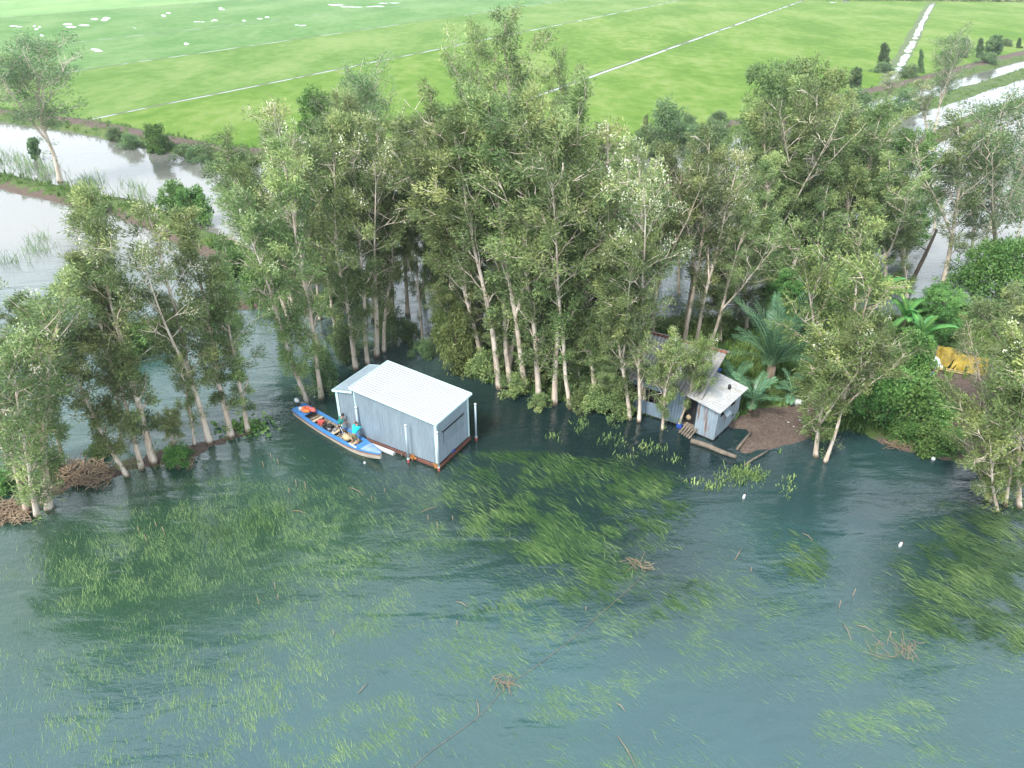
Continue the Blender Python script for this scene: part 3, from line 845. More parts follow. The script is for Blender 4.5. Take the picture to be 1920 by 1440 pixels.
# ---- right hand woods
G6 = 'trees of the right hand wood'
tree_px('dark_tree', 1450, 520, 1452, 126, 'dense dark green tree on the left of the right wood', G6, wide=1.0)
tree_px('dark_tree', 1512, 500, 1508, 120, 'dense dark tree with rounded top in the right wood', G6, wide=1.0)
tree_px('sparse_tree', 1478, 560, 1532, 178, 'tall tree with bare brown trunk and golden tips in the right wood', G6, wide=1.2, rot=.5)
tree_px('sparse_tree', 1546, 500, 1602, 186, 'pale limbed tree leaning right in the right wood', G6, wide=1.25)
tree_px('dense_tree', 1612, 520, 1654, 208, 'leafy grey green tree at the right of the wood beside the canal', G6, wide=1.3)
tree_px('green_tree', 1700, 480, 1702, 252, 'bright green bushy tree beside the right canal', G6, name='broadleaf_tree')
tree_px('green_tree', 1640, 470, 1640, 210, 'bright green tree topping out behind the right wood', G6, name='broadleaf_tree', wide=.8)
tree_px('sparse_tree', 1762, 572, 1796, 236, 'airy tree with white limbs against the right canal water', G6, wide=1.35)
tree_px('open_tree', 1872, 560, 1876, 214, 'airy leaning tree against the bright water at the right edge', G6, wide=1.1)
tree_px('open_tree', 1905, 480, 1925, 300, 'small airy tree cut by the right edge above the flat topped tree', G6)
tree_px('dense_tree', 1700, 560, 1690, 330, 'dark leafy tree in the shade behind the banana plants', G6, wide=1.2)
tree_px('dark_tree', 1590, 540, 1576, 300, 'dark round tree deep in the right wood', G6, wide=1.0)
tree_px('flat_tree', 1885, 600, 1880, 478, 'flat topped fresh green tree at the right edge', None, name='broadleaf_tree', wide=.8)
G7 = 'trees by the upper right canal'
tree_px('open_tree', 1752, 250, 1782, 78, 'big dark crowned tree standing in the upper right canal', G7, wide=1.0)
tree_px('flower_tree', 1738, 245, 1720, 150, 'pale blossoming tree at the foot of the big canal tree', G7, wide=2.0)
tree_px('flower_tree', 1664, 218, 1674, 134, 'small blossoming lollipop tree left of the big canal tree', G7, wide=1.8)
tree_px('cone_tree', 1657, 136, 1658, 84, 'cone shaped dark tree left of the wide bright ditch', G7, name='small_tree')
tree_px('cone_tree', 1727, 141, 1727, 96, 'very slim small tree right of the wide bright ditch', G7, name='small_tree', wide=.55)
tree_px('round_tree', 1604, 170, 1605, 131, 'small round blossoming tree on the field bank', G7, name='small_tree', wide=.8)
tree_px('round_tree', 1806, 112, 1807, 76, 'small tree peeping out behind the big canal tree', G7, name='small_tree', wide=.8)
tree_px('cone_tree', 1838, 112, 1839, 74, 'narrow dark small tree, left of the round pair on the far bank', G7, name='small_tree', wide=.9)
tree_px('round_tree', 1866, 106, 1865, 71, 'round dark small tree on the far bank', G7, name='small_tree', wide=1.1)
tree_px('cone_tree', 1910, 94, 1912, 72, 'smallest dark tree on the far bank at the right edge', G7, name='small_tree')
tree_px('bark_tree', 1208, 280, 1211, 217, 'slim lone tree on the field bank behind the grove', None, wide=1.3)
# ---- right shore
G8 = 'paperbarks of the right shore'
tree_px('fork_tree', 1547, 866, 1618, 610, 'forked white paperbark standing in the bay', G8, wide=1.3, rot=1.5)
tree_px('young_tree', 1530, 856, 1545, 640, 'straight white footed paperbark left of the forked one in the bay', G8, wide=1.1)
tree_px('young_clump', 1570, 770, 1584, 452, 'tall yellow green paperbark between the big palm and the banana plants', G8, wide=.95)
tree_px('young_tree', 1630, 780, 1638, 600, 'yellow green young paperbark right of the tall yellow green one', G8, wide=.85)
tree_px('young_clump', 1872, 950, 1850, 752, 'leafy multi stemmed paperbark in the water at the lower right', G8, wide=.95)
tree_px('young_tree', 1912, 952, 1910, 650, 'white trunked paperbark at the right edge with its foot in the water', G8, wide=.8)
tree_px('bare_tree', 1862, 840, 1812, 600, 'bent pale stemmed paperbark leaning over the yellow tarpaulin', G8, wide=.75)
tree_px('sparse_tree', 1915, 800, 1908, 542, 'grey green twiggy paperbark right of the yellow tarpaulin', G8, wide=1.15)
tree_px('bark_tree', 1945, 860, 1935, 560, 'grey green paperbark mostly beyond the right edge', G8, wide=1.3)
# ---- fillers of the grove, hardly told apart
sky_px = [(560, 220), (640, 250), (720, 230), (800, 225), (850, 235), (900, 210), (1000, 200), (1060, 200), (1110, 235), (1180, 262), (1250, 290), (1320, 285), (1400, 300), (1460, 200)]
fr_ = random.Random(77)
def skyline(x): return float(np.interp(x, [a for a, b in sky_px], [b for a, b in sky_px]))
fill = []
for row, (y, n, x0, x1) in enumerate([(700, 6, 900, 1140), (655, 8, 850, 1180), (610, 9, 830, 1380), (565, 9, 820, 1420), (520, 8, 820, 1400), (480, 7, 840, 1380)]):
    for i in range(n):
        fill.append((x0+(x1-x0)*(i+.5+fr_.uniform(-.35, .35))/n, y+fr_.uniform(-14, 14), row))
for (x, y, row) in fill:
    ty = skyline(x)+fr_.uniform(25, 150)
    lb = ['leafy paperbark in the second line behind the grove front', 'leafy paperbark in the third line of the dense grove', 'crowded paperbark in the shady middle of the grove',
          'crowded paperbark deep in the middle of the grove', 'hidden paperbark near the back of the dense grove', 'paperbark in the last line of the grove towards the field canal'][row]
    tree_px(fr_.choice(['dense_tree', 'bark_tree', 'dense_tree', 'sparse_tree']), x, y, x+fr_.uniform(-18, 18), min(ty, y-190), lb, 'crowded paperbarks filling the middle of the grove', wide=fr_.uniform(.95, 1.25))
for i_, (x, y, tx, ty) in enumerate([(565, 640, 500, 262), (600, 600, 566, 262), (645, 560, 625, 236), (700, 600, 690, 250), (735, 600, 738, 232), (765, 590, 756, 262), (822, 620, 822, 262), (792, 560, 802, 226), (850, 560, 852, 240), (662, 560, 655, 202), (720, 660, 725, 330), (520, 600, 455, 330)]):
    tree_px(['dense_tree', 'bark_tree', 'sparse_tree'][i_ % 3], x, y, tx, ty, ['leafy paperbark standing in the water behind the metal shed', 'slim paperbark in the second row behind the leaning twin trunk', 'thin paperbark at the open water left of the dense grove'][0 if 640 < x < 740 else 1 if x <= 645 else 2],
            'paperbarks in the water behind the shed', wide=1.1)
for i_, (x, y, tx, ty) in enumerate([(1620, 430, 1612, 212), (1752, 430, 1742, 300), (1822, 480, 1842, 236), (1662, 560, 1668, 300), (1562, 430, 1560, 172), (1856, 430, 1864, 256), (1500, 540, 1490, 250), (1440, 560, 1432, 210)]):
    tree_px(['dense_tree', 'sparse_tree'][i_ % 2], x, y, tx, ty, 'grey green tree by the bright canal water at right' if x > 1700 else 'grey green tree in the crowd of the right wood', 'crowded trees of the right wood', wide=1.25)
for (x, y, ty) in [(1440, 590, 300), (1540, 570, 330), (1600, 480, 260), (1660, 520, 300), (1480, 470, 230)]:
    tree_px('dense_tree', x, y, x+fr_.uniform(-10, 20), ty, 'shaded leafy tree filling the middle of the right wood', 'shaded trees filling the right wood', wide=1.3)

# dead leaning trunk
# ---- low growth under the grove
for (x, y, h, k, lb) in [(1000, 715, 120, 'dense_tree', 'low leafy tree filling the gap behind the grey trunk'), (1090, 740, 150, 'dense_tree', 'low leafy tree at the bend of the grove shore'), (1130, 755, 190, 'dense_tree', 'young leafy tree left of the old shack'),
                     (1150, 768, 120, 'dense_tree', 'low drooping tree beside the shack window'), (930, 700, 130, 'dense_tree', 'low leafy tree right of the shed roof corner'), (880, 680, 150, 'dense_tree', 'low leafy tree above the dark water by the shed'),
                     (1060, 700, 170, 'dense_tree', 'young leafy tree between the forked limbs and the crooked trunk'), (970, 690, 160, 'dense_tree', 'young leafy tree in the shade behind the wavy trunk'), (1165, 660, 150, 'dense_tree', 'young leafy tree at the left end of the shack ridge'),
                     (1350, 640, 170, 'dense_tree', 'leafy young tree behind the right end of the shack'), (1400, 620, 190, 'dense_tree', 'leafy young tree left behind the biggest palm'), (1450, 600, 170, 'dense_tree', 'leafy young tree behind the biggest palm'),
                     (1100, 650, 190, 'dense_tree', 'young tree in the shade of the grove centre'), (1020, 640, 190, 'dense_tree', 'young tree in the shade behind the forked limbs'), (850, 640, 140, 'dense_tree', 'young tree at the open water gap'),
                     (1560, 640, 120, 'green_tree', 'bright young tree behind the tall yellow green paperbark'), (1480, 620, 110, 'green_tree', 'bright young tree beside the coconut palm'), (1760, 640, 100, 'green_tree', 'bright young tree behind the yellow tarpaulin')]:
    tree_px(k, x, y, x+fr_.uniform(-12, 12), y-h, lb, 'young trees under the grove', wide=1.7, name='young_tree')

b = on_ground(1706, 532); t = at_depth(1757, 430, b.y)
mb = MB(); mb.tube([b-Vector((0, 0, .4)), b.lerp(t, .5)+Vector((.1, 0, .1)), t], [.2, .17, .11], 8)
br = b.lerp(t, .62); mb.tube([br, br+Vector((-1.6, .1, .9)), br+Vector((-2.6, .2, .9))], [.06, .04, .015], 5)
mb.build('dead_tree', M['drywood'], label='grey leaning dead trunk among the right hand trees', cat='dead tree')

# ---- bushes
def bush(key, px, py, r, label, group=None, h=1.0):
    """r = half width in metres"""
    b = on_ground(px, py); H, items = POOL[key]
    s = r/1.6
    e = plant(key, b, b+Vector((0, 0, H*s*h)), label, group, name='bush', cat='bush', rot=random.Random(px*7+py).uniform(0, 6))
    e.scale = (s, s, s*h)
    return e
GB = 'bushes of the right shore thicket'
for a in [(1694, 800, 1.9, 'biggest bright green bush in the thicket below the white shirted person', GB, 1.1), (1712, 770, 1.2, 'green bush right in front of the white shirted person', GB, .6),
          (1736, 808, 1.5, 'bright green bush in the thicket beside the dirt path', GB, .9), (1650, 790, 1.7, 'green bush at the left end of the shore thicket', GB, 1.3),
          (1768, 842, 1.1, 'green bush at the lower end of the thicket by the water', GB, .9), (1735, 836, 1.3, 'low green bush above the muddy bank of the thicket', GB, .8),
          (1690, 822, 1.2, 'low spreading bush on the muddy bank left of the thicket', GB, .7), (1700, 700, 1.5, 'dark bush left of the white shirted person', GB, 1.3)]:
    bush('bush', *a)
GB2 = 'bushes at the water edge of the grove'
for a in [(966, 738, 1.1, 'low green bush at the dark water edge between white trunks', GB2, .8), (1012, 762, .8, 'small green bush overhanging the dark water at the grove front', GB2, .7),
          (1112, 768, 1.2, 'green bush at the bend of the grove shore', GB2, .9), (1150, 776, 1.2, 'green bush left of the shack at the water edge', GB2, 1.0),
          (905, 705, 1.3, 'dark bush behind the right corner of the metal shed', GB2, 1.0), (1085, 765, .9, 'small bush between the crooked trunks of the grove shore', GB2, .9),
          (1060, 735, 1.2, 'shaded bush behind the forked paperbark', GB2, 1.0), (1000, 715, 1.2, 'shaded bush behind the grey trunk paperbark', GB2, 1.1)]:
    bush('shade_bush', *a)
bush('yellow_bush', 862, 690, 1.7, 'feathery olive bush leaning over the dark water by the shed roof', GB2, 1.7)
bush('yellow_bush', 838, 655, 1.5, 'feathery olive bush behind the shed at the open water gap', GB2, 1.9)
bush('yellow_bush', 1170, 775, 1.0, 'olive bush in front of the shack wall', GB2, 1.0)
GB3 = 'low plants in the water behind the metal shed'
for a in [(795, 668, .9, 'bluish low shrub in the water behind the shed roof', GB3, .9), (770, 640, 1.0, 'bluish low shrub left of the open water gap', GB3, .9), (612, 730, 1.0, 'dark leafy shrub at the foot of the leaning twin trunk', GB3, 1.8),
          (640, 672, 1.2, 'leafy shrub left of the trunks behind the shed', GB3, 1.4), (735, 640, 1.3, 'leafy shrub right of the trunks behind the shed', GB3, 1.4)]:
    bush('blue_bush', *a)
GB4 = 'bushes on the field bank'
bush('bush', 298, 286, 1.9, 'darkest round bush on the field bank at upper left', GB4, 1.25)
for a in [(250, 278, 1.8, 'low bush left of the dark round bush on the field bank', GB4, .7), (218, 264, 1.5, 'low bush on the field bank right of the lone levee tree', GB4, .8),
          (345, 286, 1.6, 'flat bush right of the dark round bush on the field bank', GB4, .7), (372, 290, 1.8, 'small flat bush at the right end of the canal bank', GB4, .7)]:
    bush('blue_bush', *a)
for a in [(1250, 268, 3.6, 'large bluish bush on the field bank behind the grove', GB4, 1.1), (1215, 284, 2.6, 'bluish bush at the foot of the slim lone bank tree', GB4, .9), (1300, 262, 2.4, 'pale bluish bush right of the large bluish bank bush', GB4, .7),
          (1330, 290, 3.2, 'wide bluish bush above the grove skyline towards the right wood', GB4, .8), (1345, 236, 2.0, 'dark low bush at the rice edge left of the right wood', GB4, .7), (1290, 248, 1.8, 'thin pale bush at the rice edge behind the grove', GB4, .8),
          (1700, 152, 2.2, 'dark teal bush at the near end of the wide bright ditch', GB4, .9), (1655, 140, 2.6, 'low green bush below the cone shaped tree', GB4, .6), (1600, 205, 3.0, 'grey bush on the bank above the right canal', GB4, .7),
          (1880, 90, 2.4, 'pale bush between the small trees on the far bank', GB4, .6), (1850, 118, 2.6, 'low bush under the narrow dark tree of the far bank', GB4, .5), (1700, 205, 2.6, 'green bush on the bank under the blossoming lollipop tree', GB4, .8)]:
    bush('blue_bush', *a)
GB5 = 'bushes on the old levee at left'
for a in [(340, 402, 2.0, 'light green bush above the cream blossoming tree', GB5, 1.1), (372, 420, 2.0, 'light green bush right of the cream blossoming tree', GB5, 1.2), (180, 392, 1.3, 'small dark bush on the levee above the left row', GB5, 1.2),
          (445, 520, 1.6, 'green bush on the low strip behind the left row', GB5, 1.0), (500, 545, 1.8, 'green bush on the low strip left of the leaning twin trunk', GB5, 1.1), (590, 520, 1.8, 'green bush on the low strip behind the thin leaning paperbark', GB5, 1.2),
          (545, 500, 1.7, 'dull green bush on the low strip seen between the leaning trunks', GB5, 1.2), (650, 560, 1.6, 'green bush at the right end of the low strip', GB5, 1.1), (250, 665, 1.4, 'green bush in the shallow water behind the slim leaning paperbark', GB5, .8),
          (290, 655, 1.3, 'green bush behind the blossoming paperbark of the left row', GB5, .8), (412, 615, 1.3, 'green bush in the water behind the shortest left row tree', GB5, .9)]:
    bush('bush', *a)
for a in [(335, 868, .9, 'dark green bush under the white stemmed sapling', G1, .8), (10, 915, .9, 'green bush at the left edge on the reed shore', G1, .7), (100, 890, .7, 'small green bush behind the white clump feet', G1, .7), (190, 852, .8, 'bright grassy bush behind the reed heap', G1, .5)]:
    bush('bush', *a)

# ================================================================== FLOATING METAL SHED
def metal_mat(name, col, col2, rough=.38, metal=.55, streak=.5, rust=None):
    m, nt, out = nodes(name)
    a = noise(nt, 1.1, 5, .6, coord(nt, 'Object', (1, 1, .25))); b = noise(nt, 9, 3, .6, coord(nt, 'Object', (1, 1, .12)))
    f = mathn(nt, 'ADD', mathn(nt, 'MULTIPLY', a.outputs[0], 1-streak), mathn(nt, 'MULTIPLY', b.outputs[0], streak))
    c = ramp(nt, f, [(.35, col2), (.62, col)]).outputs[0]
    p = nt.nodes.new('ShaderNodeBsdfPrincipled'); p.inputs['Metallic'].default_value = metal; p.inputs['Roughness'].default_value = rough
    if rust:
        sc_, lo, hi, rc = rust
        r = noise(nt, sc_, 5, .7, coord(nt, 'Object', (1, 1, .12)))
        rf = ramp(nt, r.outputs[0], [(lo, (0, 0, 0)), (hi, (1, 1, 1))])
        c = mixc(nt, rf.outputs[0], c, rc)
        nt.links.new(mathn(nt, 'MULTIPLY_ADD', rf.outputs[0], -metal, metal), p.inputs['Metallic'])
    nt.links.new(c, p.inputs['Base Color'])
    nt.links.new(p.outputs[0], out.inputs[0]); return m
M['zinc'] = metal_mat('zinc_sheet', (.30, .375, .43), (.225, .285, .335), .42, .35)
M['zincroof'] = metal_mat('zinc_roof', (.40, .43, .45), (.32, .35, .37), .45, .2, .6)
M['zinctrim'] = simple('pale_trim', (.55, .74, .74), (.45, .63, .65), .45, 2)
M['post'] = metal_mat('post_grey', (.42, .52, .58), (.34, .43, .49), .45, .2)
M['white'] = simple('white_plastic', (.58, .60, .59), (.42, .45, .44), .5, 4)
M['redpaint'] = simple('red_primer', (.38, .05, .045), (.22, .03, .03), .6, 4)
M['brown'] = simple('brown_beam', (.16, .065, .045), (.09, .04, .03), .65, 2.5)
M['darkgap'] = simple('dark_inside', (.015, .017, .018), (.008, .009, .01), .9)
M['blue'] = simple('blue_plastic', (.02, .07, .35), (.015, .05, .25), .4)
M['orange'] = simple('orange_strap', (.55, .24, .06), (.36, .15, .04), .7)

def corr(name, P, nu, nv, pitch, amp, Lu, mat, th=.012):
    """corrugated sheet: P(u,v)->point, ribs run along v; u covers Lu metres"""
    nw = max(2, int(Lu/pitch*6))
    V = []; e = 1e-3
    for j in range(nv+1):
        for i in range(nw+1):
            u, v = i/nw, j/nv
            p = Vector(P(u, v)); du = Vector(P(min(1, u+e), v))-Vector(P(max(0, u-e), v)); dv = Vector(P(u, min(1, v+e)))-Vector(P(u, max(0, v-e)))
            n = du.cross(dv).normalized()
            V.append(p+n*amp*math.sin(2*PI*u*Lu/pitch))
    I = np.arange((nw+1)*(nv+1)).reshape(nv+1, nw+1)
    F = np.stack([I[:-1, :-1], I[:-1, 1:], I[1:, 1:], I[1:, :-1]], -1).reshape(-1, 4)
    # give the sheet a thickness
    V = np.array([tuple(v) for v in V]); 
    me = mesh_np(name, V, F, mat, None, True)
    return me
def sheet(name, P, Lu, mat, parent, nv=2, pitch=.19, amp=.030, **kw):
    return obj(name, corr(name, P, 0, nv, pitch, amp, Lu, mat), parent, **kw)

pN, pL, pR = at(822, 872, .25), at(643, 800, .25), at(886, 822, .25)
SA = math.atan2(pL.y-pN.y, pL.x-pN.x)+R(1.5)
SL, SW = 7.6, 3.35                    # long side, width; local x runs along the long side away from the near corner, local -y is inland
shed = empty('floating_shed', (pN.x, pN.y, 0), SA, 'grey corrugated metal shed with white roof floating on the water', 'floating house')
z0, zl, zr, zs, ze, xr = .28, 3.42, 3.86, 3.55, 3.22, 6.15
ztop = lambda x: zl+(zr-zl)*x/xr if x <= xr else zs+(ze-zs)*(x-xr)/(SL-xr)
def wallx(y, flip=False):
    a = SL if flip else 0
    return lambda u, v: ((1-u)*SL if flip else u*SL, y, z0+(ztop(((1-u) if flip else u)*SL)-.04-z0)*v)
sheet('wall', wallx(0), SL, M['zinc'], shed, 4)
sheet('wall', wallx(-SW, True), SL, M['zinc'], shed, 4)
wr = sheet('wall', lambda u, v: (0, -u*SW, z0+(zl-.05-z0)*v), SW, M['zinc'], shed, 4)
sheet('wall', lambda u, v: (SL, -SW+u*SW, z0+(ze-.05-z0)*v), SW, M['zinc'], shed, 4)
# main roof: ribs run down the slope (along x), overhanging; the lower roof at the far end slopes the other way
ov = .22
def roofP(xa, xb, za, zb, y0, y1): return lambda u, v: (xa+(xb-xa)*v, y0+(y1-y0)*u, za+(zb-za)*v)
slope = (zr-zl)/xr
rf = sheet('roof', roofP(-ov, xr+.12, zl-ov*slope+.05, zr+.12*slope+.05, -SW-ov, ov), SW+2*ov, M['zincroof'], shed, 4, pitch=.22, amp=.030)
t = MB()
zA, zB = zl-ov*slope+.02, zr+.12*slope+.02
for y in (-SW-ov-.012, ov+.012):
    t.bar((-ov, y, zA), (xr+.12, y, zB), .03, .14)
t.bar((-ov-.012, -SW-ov, zA), (-ov-.012, ov, zA), .03, .10)
t.bar((xr+.135, -SW-ov, zB), (xr+.135, ov, zB), .03, .12)
t.build('roof_trim', M['zinctrim'], rf)
s2 = (zs-ze)/(SL-xr)
rl = sheet('lower_roof', roofP(xr-.02, SL+ov, zs+.04, ze-ov*s2+.04, ov*.6, -SW-ov*.6), SW+1.2*ov, M['zinc'], shed, 3, pitch=.22, amp=.030)
t = MB()
for y in (-SW-ov*.6-.012, ov*.6+.012): t.bar((xr, y, zs+.01), (SL+ov, y, ze-ov*s2+.01), .03, .12)
t.bar((SL+ov+.012, -SW-ov*.6, ze-ov*s2+.01), (SL+ov+.012, ov*.6, ze-ov*s2+.01), .03, .10)
t.build('roof_trim', M['zinctrim'], rl)
# wall between the two roof levels
MB().box(xr+.03, -SW/2, (zs+zr)/2+.03, .03, SW, zr-zs-.02).build('step_wall', M['zinctrim'], shed)
for x, y, zt in ((0, 0, zl), (0, -SW, zl), (SL, 0, ze), (SL, -SW, ze)):
    sx_ = -.03 if x == 0 else .03; sy_ = .03 if y == 0 else -.03
    t = MB(); t.bar((x+sx_, y+sy_*.2, z0), (x+sx_, y+sy_*.2, zt-.06), .025, .14); t.bar((x-sx_*1.5, y+sy_, z0), (x-sx_*1.5, y+sy_, zt-.06), .14, .025)
    t.build('corner_trim', M['zinctrim'], shed)
MB().bar((xr-.05, .03, z0), (xr-.05, .03, zr-.06), .07, .025).build('wall_seam', M['zinctrim'], shed)
# floating base: brown steel beams, pale pontoon showing at the far half of the long side
t = MB()
for y in (.06, -SW-.06): t.bar((-.12, y, .15), (SL+.1, y, .15), .12, .18)
for x in (-.1, SL+.1): t.bar((x, -SW, .15), (x, 0, .15), .12, .18)
for x in (1.5, 3, 4.5, 6): t.bar((x, -SW, .10), (x, 0, .10), .1, .2)
t.build('base_frame', M['brown'], shed)
MB().box(SL/2, -SW/2, .215, SL-.2, SW-.2, .05).build('floor', M['darkgap'], shed)
t = MB(); t.tube([(3.15, .27, .08), (SL+.1, .27, .08)], .15, 10)
t.build('pontoon', M['white'], shed)
t = MB(); t.tube([(.2, -SW-.27, .08), (SL, -SW-.27, .08)], .15, 10); t.build('pontoon', M['white'], shed)
t = MB(); t.box(2.62, .17, .16, .10, .09, .16); t.box(2.3, .17, .18, .06, .07, .2)
t.build('mooring_cleat', M['drywood'], shed)
# window flap on the short wall: a raised shutter with a dark slit above it
wn = MB().box(-.024, -SW*.52, 2.36, .02, SW*.70, .13).build('window', M['darkgap'], shed)
t = MB()
nw = 15
for k in range(nw):
    t.box(-.055-.012*(k % 2), -SW*.52-SW*.33+SW*.66*(k+.5)/nw, 1.86, .02, SW*.66/nw, .84)
t.build('shutter', M['zinc'], wn)
t = MB()
for za in (1.42, 2.46): t.bar((-.05, -SW*.17, za), (-.05, -SW*.87, za), .02, .035)
t.build('shutter_frame', M['post'], wn)
t = MB(); t.box(-.06, -1.55, .16, .03, .30, .46); t.build('blue_skirt', M['blue'], shed)
t = MB()
rr = random.Random(4)
for k in range(26):
    c = (rr.uniform(-.14, .16), .15+rr.uniform(-.05, .14), .30+rr.uniform(-.06, .12))
    t.tube([c, (c[0]+rr.uniform(-.2, .2), c[1]+rr.uniform(-.1, .12), c[2]+rr.uniform(-.08, .1))], .022, 4)
t.build('strap', M['orange'], shed)
t = MB()
for k in range(22):
    c = (1.75+rr.uniform(-.16, .16), .15+rr.uniform(-.05, .12), .30+rr.uniform(-.06, .12))
    t.tube([c, (c[0]+rr.uniform(-.2, .2), c[1]+rr.uniform(-.1, .12), c[2]+rr.uniform(-.08, .1))], .022, 4)
t.build('strap', M['orange'], shed)

for (tx, ty, bx, by, lb) in [(632, 741, 640, 800, 'grey guide post at the far left corner of the metal shed'), (667, 764, 675, 826, 'grey guide post held by the person in turquoise'),
                             (760, 798, 766, 866, 'grey guide post in the middle of the long shed wall'), (819, 811, 823, 882, 'grey guide post at the near corner of the metal shed'),
                             (891, 758, 893, 825, 'grey guide post at the right corner of the metal shed')]:
    b = at(bx, by); tp = at_depth(tx, ty, b.y)
    e = empty('guide_post', b, 0, lb, 'mooring post', 'guide posts around the metal shed')
    h_ = (tp-b)
    MB().tube([(0, 0, .22), h_], .062, 10).build('pipe', M['post'], e)
    MB().tube([h_+Vector((0, 0, -.04)), h_+Vector((0, 0, .05))], .078, 10).build('cap', M['white'], e)
    MB().tube([(0, 0, -.75), (0, 0, .235)], .072, 10).build('red_foot', M['redpaint'], e)
    MB().tube([(0, 0, .2), (0, 0, .30)], .085, 10).build('collar', M['white'], e)

# ================================================================== BOAT
M['boatblue'] = simple('boat_blue', (.025, .16, .44), (.07, .19, .36), .45, 5)
M['boatpale'] = simple('boat_pale_blue', (.27, .34, .48), (.13, .24, .45), .55, 3)
M['boatcream'] = simple('boat_cream', (.44, .41, .34), (.28, .22, .17), .55, 2, sc=(.4, 1, 3))
M['boatred'] = simple('boat_rust_red', (.26, .10, .06), (.14, .06, .04), .6, 3)
M['wood'] = simple('pale_wood', (.55, .45, .30), (.36, .28, .18), .75, 3, sc=(1, 1, .3))
M['bilge'] = simple('boat_floor', (.24, .21, .17), (.12, .11, .09), .8, 3)
M['black'] = simple('black_stuff', (.02, .02, .022), (.012, .012, .013), .6)
M['grey'] = simple('grey_metal', (.28, .29, .30), (.16, .17, .18), .4, 3, .4)
M['lifeor'] = simple('life_jacket_orange', (.85, .25, .03), (.75, .12, .06), .7, 5)
M['pink'] = simple('faded_red', (.62, .13, .11), (.45, .08, .08), .6, 4)
M['sack'] = simple('tan_sack', (.52, .40, .24), (.36, .27, .16), .85, 4)
pS, pB = at(560, 766, .3), at(714, 856, .45)
BA = math.atan2(pB.y-pS.y, pB.x-pS.x); BL = (pB-pS).length
bc = (pS+pB)/2
boat = empty('longboat', (bc.x, bc.y, 0), BA, 'long narrow blue wooden boat moored beside the metal shed', 'boat')
ns = 30
def bw(x):
    f = (x+BL/2)/BL
    return .50+.14*math.sin(PI*min(1, f/.8)) if f < .62 else (.5+.14*math.sin(PI*.775))*(1-((f-.62)/.38)**1.9*.86)
def bz(x):
    f = (x+BL/2)/BL
    return .40+.30*max(0, (f-.6)/.4)**2+.05*max(0, (.25-f)/.25)
def bb(x):
    f = (x+BL/2)/BL
    return -.12+.42*max(0, (f-.72)/.28)**2
xs = [-BL/2+BL*i/ns for i in range(ns+1)]
h = MB(); vs = []
for x in xs:
    w_ = bw(x); vs += [(x, w_, bz(x)), (x, w_*.90, bb(x)+.10), (x, w_*.72, bb(x)), (x, -w_*.72, bb(x)), (x, -w_*.90, bb(x)+.10), (x, -w_, bz(x))]
fs = []
for i in range(ns):
    for k in range(5): fs.append((i*6+k, (i+1)*6+k, (i+1)*6+k+1, i*6+k+1))
fs += [tuple(range(6)), tuple(range(ns*6+5, ns*6-1, -1))]
h.add(vs, fs); hull = h.build('hull', M['boatcream'], boat)
h = MB(); vs = []
for x in xs[1:-1]:
    w_ = bw(x)-.05; vs += [(x, w_, bz(x)-.02), (x, w_*.80, max(.06, bb(x)+.12)), (x, -w_*.80, max(.06, bb(x)+.12)), (x, -w_, bz(x)-.02)]
fs = []
for i in range(ns-2):
    for k in range(3): fs.append((i*4+k, i*4+k+1, (i+1)*4+k+1, (i+1)*4+k))
h.add(vs, fs).build('inner_hull', M['bilge'], boat)
for sd_ in (1, -1):
    g = MB(); vs = []
    for x in xs:
        w_ = bw(x); q = .20 if abs(x) < BL*.42 else .12
        q = min(q, w_*.8)
        vs += [(x, sd_*(w_+.035), bz(x)+.035), (x, sd_*(w_+.035), bz(x)-.045), (x, sd_*(w_-q), bz(x)-.02), (x, sd_*(w_-q), bz(x)+.03)]
    fs = []
    for i in range(ns):
        for k in range(4):
            k2 = (k+1) % 4
            f_ = (i*4+k, i*4+k2, (i+1)*4+k2, (i+1)*4+k); fs.append(f_ if sd_ > 0 else f_[::-1])
    fs += [(0, 3, 2, 1), (ns*4, ns*4+1, ns*4+2, ns*4+3)]
    g.add(vs, fs).build('gunwale', M['boatblue'], boat)
    g = MB(); g.tube([(x, sd_*(bw(x)+.015), bz(x)-.12) for x in xs], .022, 5); g.build('rubbing_strake', M['boatred'], boat)
def deck(x0, x1, mat, name, dz=.045, inset=.02, n=8):
    d = MB(); vs = []
    for i in range(n+1):
        x = x0+(x1-x0)*i/n; w_ = bw(x)-inset
        vs += [(x, w_, bz(x)+dz), (x, 0, bz(x)+dz+.03), (x, -w_, bz(x)+dz), (x, w_, bz(x)+dz-.03), (x, -w_, bz(x)+dz-.03)]
    fs = []
    for i in range(n):
        a, b = i*5, i*5+5
        fs += [(a, b, b+1, a+1), (a+1, b+1, b+2, a+2), (a, a+3, b+3, b), (a+2, b+2, b+4, a+4), (a+3, a+4, b+4, b+3)]
    fs += [(0, 1, 2, 4, 3), (n*5, n*5+3, n*5+4, n*5+2, n*5+1)]
    return d.add(vs, fs).build(name, mat, boat)
deck(BL/2-1.45, BL/2+.02, M['boatpale'], 'bow_deck')
deck(BL/2-2.0, BL/2-1.46, M['boatblue'], 'bow_locker', .02)
deck(-BL/2-.02, -BL/2+1.25, M['boatblue'], 'stern_deck')
for k, x in enumerate([-2.7, -2.3, -1.9, -1.5, -1.1, -.7, -.3, .1, .5, .9, 1.3, 1.7, 2.05]):
    w_ = bw(x)-.06; zt = bz(x)-.03
    MB().bar((x, w_, zt), (x, w_*.8, .12), .05, .045).bar((x, w_*.8, .12), (x, -w_*.8, .12), .05, .045).bar((x, -w_*.8, .12), (x, -w_, zt), .05, .045).build('rib', M['wood'], boat)
